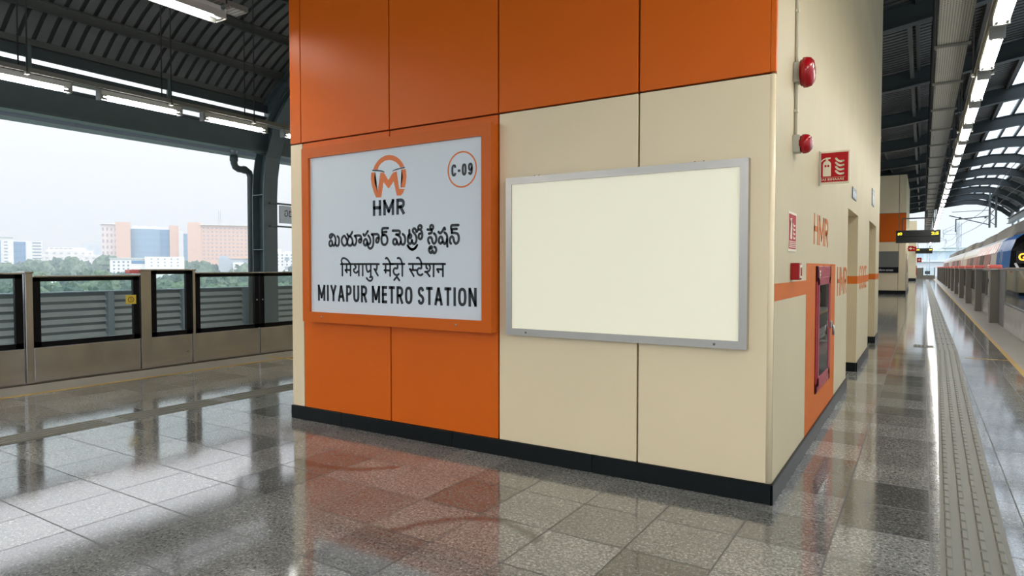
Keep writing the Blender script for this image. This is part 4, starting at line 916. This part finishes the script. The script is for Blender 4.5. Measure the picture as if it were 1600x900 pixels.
f0 = side_sec((24.30, 24.32, 24.42, 24.65), .12); f1 = side_sec((23.75, 23.80, 24.0, 24.45), .35); f2 = side_sec((23.50, 23.55, 23.8, 24.35), .8)
cen = [(3.475, q[1]-.06, q[2]) for q in f2]
b = B(); R_ = [[b.bm.verts.new(p) for p in s] for s in (f0, f1, f2, cen, mirror(f2), mirror(f1), mirror(f0))]
for A, C_ in zip(R_, R_[1:]):
    for i in range(len(A)-1): b.bm.faces.new((A[i], A[i+1], C_[i+1], C_[i]))
for i in range(len(f0)-1):
    b.bm.faces.new((R_[0][i], R_[-1][i], R_[-1][i+1], R_[0][i+1]))
bmesh.ops.triangulate(b.bm, faces=list(b.bm.faces))
front_ = b.obj('cab_front', 'train_black', t)
G = plane((2.5, 23.70, 1.66), (1, 0, 0), (0, .33, .94))
B().box(2.29, 4.5, 23.62, 23.70, 1.62, 1.98, .01).obj('destination_housing', 'black_matt', front_)
B().text('GACHIBOWLI', 2.33, 3.9, 1.70, 1.91, front(0, 23.61, 0), .004, .02).obj('destination_text', 'amber', front_)
b = B().tube([(2.28, 23.82, 1.62), (2.5, 23.52, 1.1)], .03, 8)
b.obj('wiper', 'white', front_)
b = B().box(TX0+.3, TX1-.3, 23.40, 23.70, .2, .7, .05, 3); b.obj('cab_apron', 'train_blue', t)
# white streaks on the blue shoulder
b = B()
for s in ([(26.10, 1.35), (25.80, 1.6), (25.70, 1.95)], [(26.70, 1.3), (26.40, 1.5), (26.15, 1.8), (26.10, 2.05)]):
    B().stroke(s, .05, plane((TX0-.03, 0, 0), (0, 1, 0), (.06, 0, 1)), -.02).obj('cab_streak', 'train_roof', t, recalc=False)
for k, (ya, yb, h) in enumerate(((26.2, 32.5, .42), (33.5, 39, .36), (41.5, 45, .3), (48, 55, .38), (58, 63, .34), (69, 76, .38), (80, 86, .36))):
    b = B(); x0, x1 = TX0+.35, TX1-.35
    v = [[b.bm.verts.new((x, yy, z)) for x, z in ((x0, 2.45), (x0+.12, 2.62+h*.6), (x0+.35, 2.62+h), (x1-.35, 2.62+h), (x1-.12, 2.62+h*.6), (x1, 2.45))] for yy in (ya+.0, ya+.5, yb-.5, yb)]
    for i in (0, 3):
        for q in v[i]: q.co.z -= (q.co.z-2.45)*.6
    for A, C_ in zip(v, v[1:]):
        for i in range(5): b.bm.faces.new((A[i], A[i+1], C_[i+1], C_[i]))
        b.bm.faces.new((A[5], A[0], C_[0], C_[5]))
    b.bm.faces.new(v[0][::-1]); b.bm.faces.new(v[-1]); b.obj('roof_unit', 'hvac', t)
for k in range(3):
    for yy in (4, 17): B().box(TX0+.3, TX1-.3, 27.1+k*22+yy-1.2, 27.1+k*22+yy+1.2, -1.15, -.95, .04).obj('bogie', 'black_matt', t)

# ------------------------------------------------------------------ the second and third blocks farther along
t = thing('station_kiosk', 'second cream and orange clad block farther along the platform', 'kiosk', (-3, 44, 0))
kx0, kx1, ky, ky1 = -5.3, -.8, 42.7, 52.
B().box(kx0, kx1-.01, ky+.03, ky1, 0, 6.7).obj('kiosk_core', 'cream_wall', t)
for xa, xb in ((kx0, -3.3), (-3.28, -1.17), (-1.15, kx1)):
    B().box(xa, xb-.01, ky, ky+.05, .2, 2.93, .006, 1).obj('cladding_panel', 'cream', t)
    B().box(xa, xb-.01, ky-.006, ky+.05, 2.95, 4.56, .006, 1).obj('cladding_panel', 'orange', t)
    B().box(xa, xb-.01, ky, ky+.05, 4.58, 6.7, .006, 1).obj('cladding_panel', 'cream', t)
B().box(kx0, kx1+.02, ky-.03, ky1, 0, .19).obj('baseboard', 'black_granite', t)
b = B().box(kx1, kx1+.03, 43.6, 45.0, .19, 2.3); b.obj('side_door', 'box_grey', t)
B().box(kx1, kx1+.025, 46.2, 46.6, 1.2, 2.0).obj('red_notice', 'sign_red', t)
t = thing('display_board', 'dark grey screen with a black title strip on the second clad block', 'display board', (-2.1, ky, 1.2))
B().box(-3.2, -1.14, ky-.06, ky-.002, 1.2, 2.42, .006, 1).obj('board_panel', 'screen_grey', t)
B().box(-3.2, -1.14, ky-.075, ky-.058, 1.2, 1.52, .004, 1).obj('title_strip', 'black', t)
B().text('Platform screen', -2.25, -1.4, 1.3, 1.43, front(0, ky-.075, 0), .003, .01).obj('title_lettering', 'white', t)
t = thing('station_kiosk', 'third cream clad block, the farthest along the platform', 'kiosk', (-3, 88, 0))
B().box(-5, -.62, 85.4, 93, 0, 6.7).obj('kiosk_core', 'cream_wall', t)
B().box(-5, -.6, 85.36, 93, 0, .3).obj('baseboard', 'black_granite', t)
B().box(-.62, -.55, 86.5, 88.5, .6, 1.7).obj('red_notice', 'sign_red', t)
def flag(x0, x1, y, z0, z1, label):
    t = thing('red_flag_sign', label, 'sign', ((x0+x1)/2, y, z0))
    B().box(x0, x1, y, y+.03, z0, z1, .004, 1).obj('sign_plate', 'sign_red', t)
    cx, cz, r = (x0+x1)/2, (z0+z1)/2, min(z1-z0, x1-x0)*.3
    B().box(cx-r, cx+r, y-.004, y, cz-r*.3, cz+r*.3).box(cx-r*.3, cx+r*.3, y-.005, y, cz-r, cz+r).obj('cross_mark', 'sign_cream', t)
    B().box(x0-.05, x0, y, y+.03, cz-.03, cz+.03).obj('wall_bracket', 'box_grey', t)
flag(-.75, -.48, 45.6, 2.48, 2.78, 'red cross sign projecting from the second clad block')
flag(-.75, -.35, 49.5, 2.55, 2.85, 'red sign behind the first red cross sign on the second block')
flag(-.55, -.1, 86, 2.1, 2.6, 'small red cross sign on the farthest clad block')

# ------------------------------------------------------------------ hanging train indicators
def indicator(label, xc, y, zc, w_, h, l1, l2, htop):
    t = thing('train_indicator', label, 'indicator', (xc, y, zc))
    B().box(xc-w_/2, xc+w_/2, y, y+.22, zc-h/2, zc+h/2, .012).obj('indicator_case', 'screen', t)
    B().box(xc-w_/2+.03, xc+w_/2-.03, y-.006, y+.004, zc-.012, zc+.012).obj('divider_bar', 'black', t)
    B().text(l1, xc-w_*.46, xc-w_*.46+len(l1)*.095*w_/1.85, zc+h*.10, zc+h*.34, front(0, y, 0), .004, .03).obj('led_text', 'yellow_led', t)
    B().text(l2, xc+w_*.30, xc+w_*.46, zc+h*.10, zc+h*.34, front(0, y, 0), .004, .03).obj('led_text', 'yellow_led', t)
    b = B()
    b.box(xc-w_*.36, xc+w_*.36, y+.08, y+.14, htop, htop+.06)
    for s in (-.36, .34): b.box(xc+s*w_-.02, xc+s*w_+.03, y+.08, y+.14, zc+h/2, htop)
    b.obj('hanger_frame', 'purlin', t)
    B().box(xc+.28, xc+.40, y+.05, y+.17, htop, prof(xc+.3)+.0, .004, 1).obj('hanger_post', 'purlin', t)
indicator('near dark train indicator hanging over the platform with yellow digits', -.22, 37.8, 3.03, 1.86, .62, '#O', '2:5', 3.9)
indicator('smaller dark train indicator hanging farther down the platform', .1, 85., 3.33, 1.6, .58, 'O:DS', '20', 4.2)

# ------------------------------------------------------------------ overhead line beyond the roof
def drop(label, x, y, z0, z1, arm):
    t = thing('overhead_line_support', label, 'mast', (x, y, z0))
    b = B()
    for s in (-.22, .22): b.box(x+s-.07, x+s+.07, y-.07, y+.07, z0, z1)
    z = z0+.2; k = 0
    while z < z1-.3:
        b.tube([(x-.2, y, z), (x+.2, y, z+.35)] if k % 2 else [(x+.2, y, z), (x-.2, y, z+.35)], .03, 5); z += .35; k += 1
    b.obj('lattice_post', 'mast', t)
    if arm:
        b = B().tube([(x-.2, y, z0+.25), (x-3.1, y, z0+1.15)], .045, 6).tube([(x-.2, y, z0+1.0), (x-2.6, y, z0+.78)], .05, 6).tube([(x-2.6, y, z0+.85), (x-2.6, y, z0-.3)], .05, 6).tube([(x-.2, y, z0+1.5), (x-2.9, y, z0+1.45)], .025, 5)
        for q in (-.5, -2.3): b.lathe([(.06, -.1), (.1, -.05), (.06, 0), (.1, .05), (.06, .1)], Matrix.Translation((x+q, y, z0+.9)), 8)
        b.obj('cantilever_arm', 'mast', t)
drop('dark lattice post hanging from the far roof edge with a cantilever arm', 5.0, 69., 4.9, 8.0, True)
drop('dark lattice mast standing behind the train without an arm', 7.4, 78., -1.15, 7.8, False)
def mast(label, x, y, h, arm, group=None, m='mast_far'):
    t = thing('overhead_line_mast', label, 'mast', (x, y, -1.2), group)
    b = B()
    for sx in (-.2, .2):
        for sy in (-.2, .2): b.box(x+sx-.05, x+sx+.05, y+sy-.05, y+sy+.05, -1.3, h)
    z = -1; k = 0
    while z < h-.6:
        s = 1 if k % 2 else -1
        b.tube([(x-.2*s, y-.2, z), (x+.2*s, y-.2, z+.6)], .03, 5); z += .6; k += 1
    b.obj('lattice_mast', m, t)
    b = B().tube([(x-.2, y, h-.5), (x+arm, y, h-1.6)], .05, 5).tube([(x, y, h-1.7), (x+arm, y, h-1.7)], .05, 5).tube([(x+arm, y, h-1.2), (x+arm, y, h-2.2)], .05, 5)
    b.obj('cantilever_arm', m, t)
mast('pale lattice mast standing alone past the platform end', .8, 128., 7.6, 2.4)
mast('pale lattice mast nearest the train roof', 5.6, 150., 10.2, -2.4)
mast('pale lattice mast between the other two far masts', 4.6, 118., 8.2, -2.)
b = B()
for x, z in ((3.45, 4.75), (3.45, 5.6), (-1, 5.6), (1.4, 5.2)):
    pts = []
    y = 30 if x > 3 else 105
    while y < 240:
        pts.append((x+.25*math.sin(y*.13), y, z+(.25*abs(math.sin(y*.055)) if z > 5 else 0))); y += 5
    b.tube(pts, .018, 5)
tag(b.obj('overhead_wires', 'wire'), 'thin overhead power wires above the train track', 'wires', kind='stuff')
t = thing('signal_box', 'small dark box behind the window of the far end barrier', 'box', (.55, 112, 0))
B().box(.3, .95, 112, 112.5, .55, 1.0, .03).obj('signal_head', 'black_matt', t); B().box(.55, .65, 112.2, 112.3, -1.2, .6).obj('signal_post', 'mast', t)
struct(B().box(-6, 1.9, YF+.1, 260, -1.6, -1.2), 'floor_viaduct', 'track')
# ------------------------------------------------------------------ the town beyond
GZ = -13.
b = B(); v = [b.bm.verts.new(p) for p in ((-1500, -400, GZ), (-16, -400, GZ), (-16, 2200, GZ), (-1500, 2200, GZ))]; b.bm.faces.new(v)
v = [b.bm.verts.new(p) for p in ((-16, 100, GZ-.1), (900, 100, GZ-.1), (900, 2200, GZ-.1), (-16, 2200, GZ-.1))]; b.bm.faces.new(v)
struct(b, 'ground', 'ground')
RT = Vector((math.cos(math.radians(32.2)), math.sin(math.radians(32.2)), 0)); FW = Vector((-math.sin(math.radians(32.2)), math.cos(math.radians(32.2)), 0))
def bear(u, d): return FW*d+RT*((u-800)/1018*d)          # a place at distance d on the given bearing
def zat(v, d): return 1.5+(418-v)/1018*d
class Bld:
    """a building on its own turned footprint: local x along its face, y away from us"""
    def __init__(s, name, label, u, d, turn=0., cat='building', group=None):
        s.d = d; s.o = bear(u, d); s.t = thing(name, label, cat, (s.o.x, s.o.y, GZ), group)
        s.t.rotation_euler = (0, 0, math.atan2(s.o.y, s.o.x)-PI/2+math.radians(turn)); s.u = u
    def x(s, u): return (u-s.u)/1018*s.d*1.0/math.cos(math.atan((s.u-800)/1018))**1
    def part(s, name, m, x0, x1, y0, y1, z0, z1, parent=None, bev=0):
        b = B().box(x0, x1, y0, y1, z0-GZ, z1-GZ, bev)
        o = b.obj(name, m); o.parent = parent or s.t
        return o
    def arc(s, name, m, x0, x1, bulge, z0, z1, y0, n=14):
        b = B(); A = []; C_ = []
        for i in range(n+1):
            f = i/n; x = x0+(x1-x0)*f; yy = y0-bulge*(1-(2*f-1)**2)
            A.append(b.bm.verts.new((x, yy, z0-GZ))); C_.append(b.bm.verts.new((x, yy, z1-GZ)))
        A += [b.bm.verts.new((x1, y0+6, z0-GZ)), b.bm.verts.new((x0, y0+6, z0-GZ))]; C_ += [b.bm.verts.new((x1, y0+6, z1-GZ)), b.bm.verts.new((x0, y0+6, z1-GZ))]
        for i in range(len(A)): b.bm.faces.new((A[i], A[(i+1) % len(A)], C_[(i+1) % len(A)], C_[i]))
        b.bm.faces.new(C_); b.bm.faces.new(A[::-1])
        o = b.obj(name, m); o.parent = s.t; return o
    def windows(s, x0, x1, z0, z1, nx, nz, wf=.5, hf=.5, y=0., m='window_far'):
        for i in range(nx):
            for j in range(nz):
                sx = (x1-x0)/nx; sz = (z1-z0)/nz
                s.part('window', m, x0+sx*(i+.5-wf/2), x0+sx*(i+.5+wf/2), y-.06, y+.1, z0+sz*(j+.5-hf/2), z0+sz*(j+.5+hf/2))
# the salmon office block with a curved glass front
d = 330; s = Bld('office_block', 'salmon office block with a curved blue glass front between two towers', 221, d); X_ = s.x
s.part('lattice_wing', 'white_grid', X_(175), X_(193), 6, 22, GZ, zat(351, d))
s.part('roof_brim', 'white_block', X_(173), X_(194), 5, 23, zat(351, d), zat(350, d))
s.part('tower', 'salmon', X_(192), X_(209), 0, 18, GZ, zat(348, d))
s.part('tower', 'salmon', X_(256), X_(267), 1, 18, GZ, zat(351, d))
s.part('recessed_wall', 'white_block', X_(208), X_(257), 7, 18, GZ, zat(353, d))
s.arc('curved_glass', 'blue_glass', X_(208), X_(248), 2.5, GZ, zat(357.5, d), 4)
s.part('side_glass', 'blue_dark', X_(245), X_(256.5), 3, 8, GZ, zat(357.5, d))
for u in (213, 224, 236): s.part('roof_box', 'white_block', X_(u), X_(u+4), 9, 12, zat(353, d), zat(351.3, d))
d = 420; s = Bld('office_block', 'pale block with a blue glass wing between the two salmon offices', 285, d); X_ = s.x
s.part('pale_wing', 'pale', X_(268), X_(287), 0, 18, GZ, zat(361.5, d)); s.part('glass_wing', 'blue_dark', X_(286), X_(305), 1, 18, GZ, zat(365, d)); s.part('roof_box', 'pale', X_(273), X_(277), 4, 8, zat(361.5, d), zat(360, d))
d = 340; s = Bld('office_block', 'salmon office block with rows of small windows and a roof mast', 345, d, -6); X_ = s.x
s.part('blank_tower', 'salmon', X_(303), X_(320.5), -.5, 20, GZ, zat(348.5, d)); s.part('main_wall', 'salmon', X_(320), X_(387.5), 0, 20, GZ, zat(352.5, d))
s.part('roof_brim', 'white_block', X_(319), X_(389), -1.2, 21, zat(352.5, d), zat(351.3, d))
s.windows(X_(321), X_(387), zat(407, d), zat(354, d), 12, 9, .42, .42, 0, mat('mauve_window', (.42, .36, .40), .7))  # panes in one flat mauve grey
b = B()
for k in range(7): z = zat(351, d)-GZ+k*1.0; b.box(X_(343)-.5, X_(343)+.5, 5-.5, 5.5, z, z+.12)
for sx in (-.45, .45):
    for sy in (0, .9): b.box(X_(343)+sx-.09, X_(343)+sx+.09, 5+sy-.5, 5+sy-.32, zat(351, d)-GZ, zat(328, d)-GZ)
o = b.obj('roof_mast', 'mast_far'); o.parent = s.t
d = 300; s = Bld('tower_block', 'white and blue tower block at the photo edge', 27, d); X_ = s.x
s.part('main_wall', 'white_block', X_(-14), X_(24), 0, 16, GZ, zat(371, d)); s.part('roof_brim', 'pale', X_(-15), X_(24.5), -.6, 16, zat(371, d), zat(369.5, d))
s.part('white_wing', 'white_block', X_(23), X_(53), 2, 16, GZ, zat(376, d))
s.part('glass_strip', 'blue_glass', X_(4), X_(11.5), -.4, 1, GZ, zat(376, d)); s.part('glass_strip', 'blue_dark', X_(23.5), X_(36), 1.5, 3, GZ, zat(377.5, d))
s.windows(X_(13), X_(20), zat(411, d), zat(376, d), 1, 7, .5, .35); s.windows(X_(42.5), X_(52.5), zat(411, d), zat(376.5, d), 1, 7, .9, .42, 2.); s.windows(X_(-12), X_(3), zat(411, d), zat(374, d), 2, 8, .4, .4)
d = 460; s = Bld('apartment_block', 'long low white apartment block with small windows near the horizon', 106, d); X_ = s.x
s.part('main_wall', 'white_win', X_(55), X_(85), 3, 20, GZ, zat(396, d)); s.part('main_wall', 'white_win', X_(83), X_(134), 0, 20, GZ, zat(391, d)); s.part('main_wall', 'white_win', X_(120), X_(157), -2, 18, GZ, zat(398, d))
s.part('upper_floor', 'white_block', X_(86), X_(126), 2, 18, zat(391, d), zat(386.5, d)); s.windows(X_(87), X_(112), zat(390, d), zat(387, d), 5, 1, .7, .5, 2.)
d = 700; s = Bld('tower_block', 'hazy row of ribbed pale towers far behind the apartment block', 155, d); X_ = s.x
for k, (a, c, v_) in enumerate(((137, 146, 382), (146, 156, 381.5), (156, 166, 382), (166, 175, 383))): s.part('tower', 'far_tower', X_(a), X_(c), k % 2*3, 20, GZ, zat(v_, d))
d = 200; s = Bld('house', 'low white building in front of the curved glass office', 232, d); X_ = s.x
s.part('lower_wall', 'white_block', X_(187), X_(230), 2, 14, GZ, zat(404, d)); s.part('upper_wall', 'white_block', X_(228), X_(276), 0, 14, GZ, zat(401, d)); s.part('roof_slab', 'pale', X_(186), X_(229), 1.6, 14, zat(404, d), zat(403, d))
s.part('ribbon_window', 'blue_dark', X_(212), X_(228), 1.9, 2.4, zat(412, d), zat(407, d)); s.windows(X_(232), X_(272), zat(418, d), zat(402, d), 5, 3, .22, .3); s.windows(X_(189), X_(211), zat(428, d), zat(407, d), 4, 4, .4, .5, 2.)
d = 230; s = Bld('house', 'small grey house under the salmon block with the mast', 362, d); X_ = s.x
s.part('main_wall', 'mast_far', X_(345), X_(392), 0, 10, GZ, zat(404, d)); s.part('white_gable', 'white_block', X_(364), X_(378), -2, 2, GZ, zat(410, d)); s.part('window', 'window_far', X_(366), X_(373), -2.1, -1.9, zat(418.5, d), zat(416, d)); s.part('roof_tank', 'mast_far', X_(346), X_(358), 2, 6, zat(404, d), zat(400, d))
s.part('roof_slab', 'salmon', X_(362), X_(392), -.5, 10, zat(404, d), zat(402.5, d))
d = 240; s = Bld('apartment_block', 'white apartment block just past the steel column', 445, d); X_ = s.x
s.part('main_wall', 'white_win', X_(428), X_(475), 0, 14, GZ, zat(394, d)); s.part('stair_head', 'white_block', X_(432), X_(440), 2, 8, zat(394, d), zat(389.5, d)); s.part('stair_head', 'white_block', X_(446), X_(452), 2, 8, zat(394, d), zat(392, d))
s.windows(X_(432), X_(458), zat(416, d), zat(396, d), 4, 4, .35, .45)
for k, u in enumerate((81.5, 86.5)):
    d = 95; p = bear(u, d); t = thing('lamp_post', ('first' if k == 0 else 'second')+' of two slim white posts standing in front of the trees', 'post', (p.x, p.y, GZ))
    B().tube([(p.x, p.y, GZ), (p.x, p.y, zat(440, d))], [.16, .11], 8).obj('pole', 'white', t)
# far side seen past the end of the platform
def farblock(label, x0, x1, y, z1, m):
    t = thing('low_building', label, 'building', ((x0+x1)/2, y, GZ))
    B().box(x0, x1, y, y+20, GZ, z1).obj('main_wall', m, t); B().box(x0-1, x1+1, y-1, y+21, z1, z1+.5).obj('roof_slab', 'pale', t)
farblock('pale low building in the haze past the platform end', -18, 14, 330, 8.5, 'far_tower'); farblock('wide white shed in the haze past the platform end', -30, 30, 230, 3.2, 'pale'); farblock('long pale building far behind the train', 10, 60, 420, 12, 'pale')
# ------------------------------------------------------------------ trees
def crown_mesh(seed, n_, sub=2):
    rnd = random.Random(seed); bm = bmesh.new()
    for k in range(n_):
        a = rnd.uniform(0, 2*PI); r = rnd.uniform(0, .62) if k else 0; z = rnd.uniform(-.25, .42)
        s_ = rnd.uniform(.3, .52) if k else .62
        ret = bmesh.ops.create_icosphere(bm, subdivisions=sub+1, radius=s_)
        for v in ret['verts']:
            q = v.co.copy(); f = 1+.38*noise.noise(q*6+Vector((seed*3.1, k*1.7, 0)))+.2*noise.noise(q*14)
            v.co = q*f+Vector((r*math.cos(a), r*math.sin(a), z))
    me = bpy.data.meshes.new('crown'); bm.to_mesh(me); bm.free(); return me
CM = []
for i in range(5):
    me = crown_mesh(11+i, 11); me.materials.append(M['leaf%d' % (i % 3+1)]); CM.append(me)
bt = bmesh.new(); bmesh.ops.create_cone(bt, segments=8, radius1=.06, radius2=.035, depth=1, cap_ends=True)
TM = bpy.data.meshes.new('trunk'); bt.to_mesh(TM); bt.free(); TM.materials.append(M['bark'])
rnd = random.Random(5)
def tree(u, d, vtop, wpx, k, label, group):
    p = bear(u, d); zt = zat(vtop, d); h = zt-GZ; r = wpx/1018*d/2
    t = thing('tree', label, 'tree', (p.x, p.y, GZ), group)
    c = bpy.data.objects.new('crown', CM[k % 5]); COL.objects.link(c); c.parent = t; hz = min(h*.5, r*1.1)
    c.scale = (r*1.05, r*1.05, hz*1.05); c.location = (0, 0, h-hz*.98); c.rotation_euler = (0, 0, rnd.uniform(0, 6))
    o = bpy.data.objects.new('trunk', TM); COL.objects.link(o); o.parent = t; o.scale = (h*.35, h*.35, h-hz); o.location = (0, 0, (h-hz)/2)
    return t
GP = 'hazy trees between the parapet and the town'
for k in range(24):   # far belt under the buildings
    u = -15+k*21+rnd.uniform(-6, 6); v_ = 406+rnd.uniform(-3, 5)
    if 95 < u < 120: v_ -= 3
    if 165 < u < 178: v_ = 397
    if 185 < u < 280: v_ += 9
    if 345 < u < 395: v_ = max(v_, 408)
    if u > 425: v_ = max(v_, 410)
    tree(u, 245+rnd.uniform(-18, 18), v_, 46, k, 'hazy blue green tree in the belt below the town buildings', GP)
for k in range(26):   # nearer belt
    u = -20+k*20+rnd.uniform(-5, 5); d = 118+rnd.uniform(-25, 25); v_ = 421+rnd.uniform(-4, 8)
    if 60 < u < 80: v_ = 424
    if 195 < u < 262: v_ = 436
    if 80 <= u <= 88: v_ += 10
    tree(u, d, v_, 50, k+2, 'green tree close behind the louvred parapet, seen through the gates', 'green trees close behind the parapet')
for k in range(26):
    u = -20+k*20; d = 75+rnd.uniform(-8, 8)
    tree(u, d, 446+rnd.uniform(-7, 3), 60, k+1, 'green tree close behind the louvred parapet, seen through the gates', 'green trees close behind the parapet')
for k in range(10):
    u = 1418+k*8+rnd.uniform(-3, 3); d = 520
    tree(u, d, 404+rnd.uniform(-3, 4), 22, k, 'hazy tree on the horizon past the platform end', 'hazy trees past the platform end')

# ------------------------------------------------------------------ damp air over the town
hz = bpy.data.materials.new('town_haze'); hz.use_nodes = True; n = hz.node_tree.nodes; n.remove(n['Principled BSDF'])
vs_ = n.new('ShaderNodeVolumeScatter'); vs_.inputs['Color'].default_value = (.75, .915, 1., 1); vs_.inputs['Density'].default_value = .0018; vs_.inputs['Anisotropy'].default_value = .0
hz.node_tree.links.new(vs_.outputs[0], n['Material Output'].inputs['Volume'])
o = B().box(-700, -45, -150, 900, GZ-2, 130).obj('haze', hz); o['kind'] = 'stuff'; o['label'] = 'thin pale haze hanging over the trees and the town'; o['category'] = 'haze'
h2 = hz.copy(); h2.node_tree.nodes['Volume Scatter'].inputs['Density'].default_value = .0005
o = B().box(-44, 120, 106, 700, GZ-2, 90).obj('haze', h2); o['kind'] = 'stuff'; o['label'] = 'thin pale haze past the platform end'; o['category'] = 'haze'
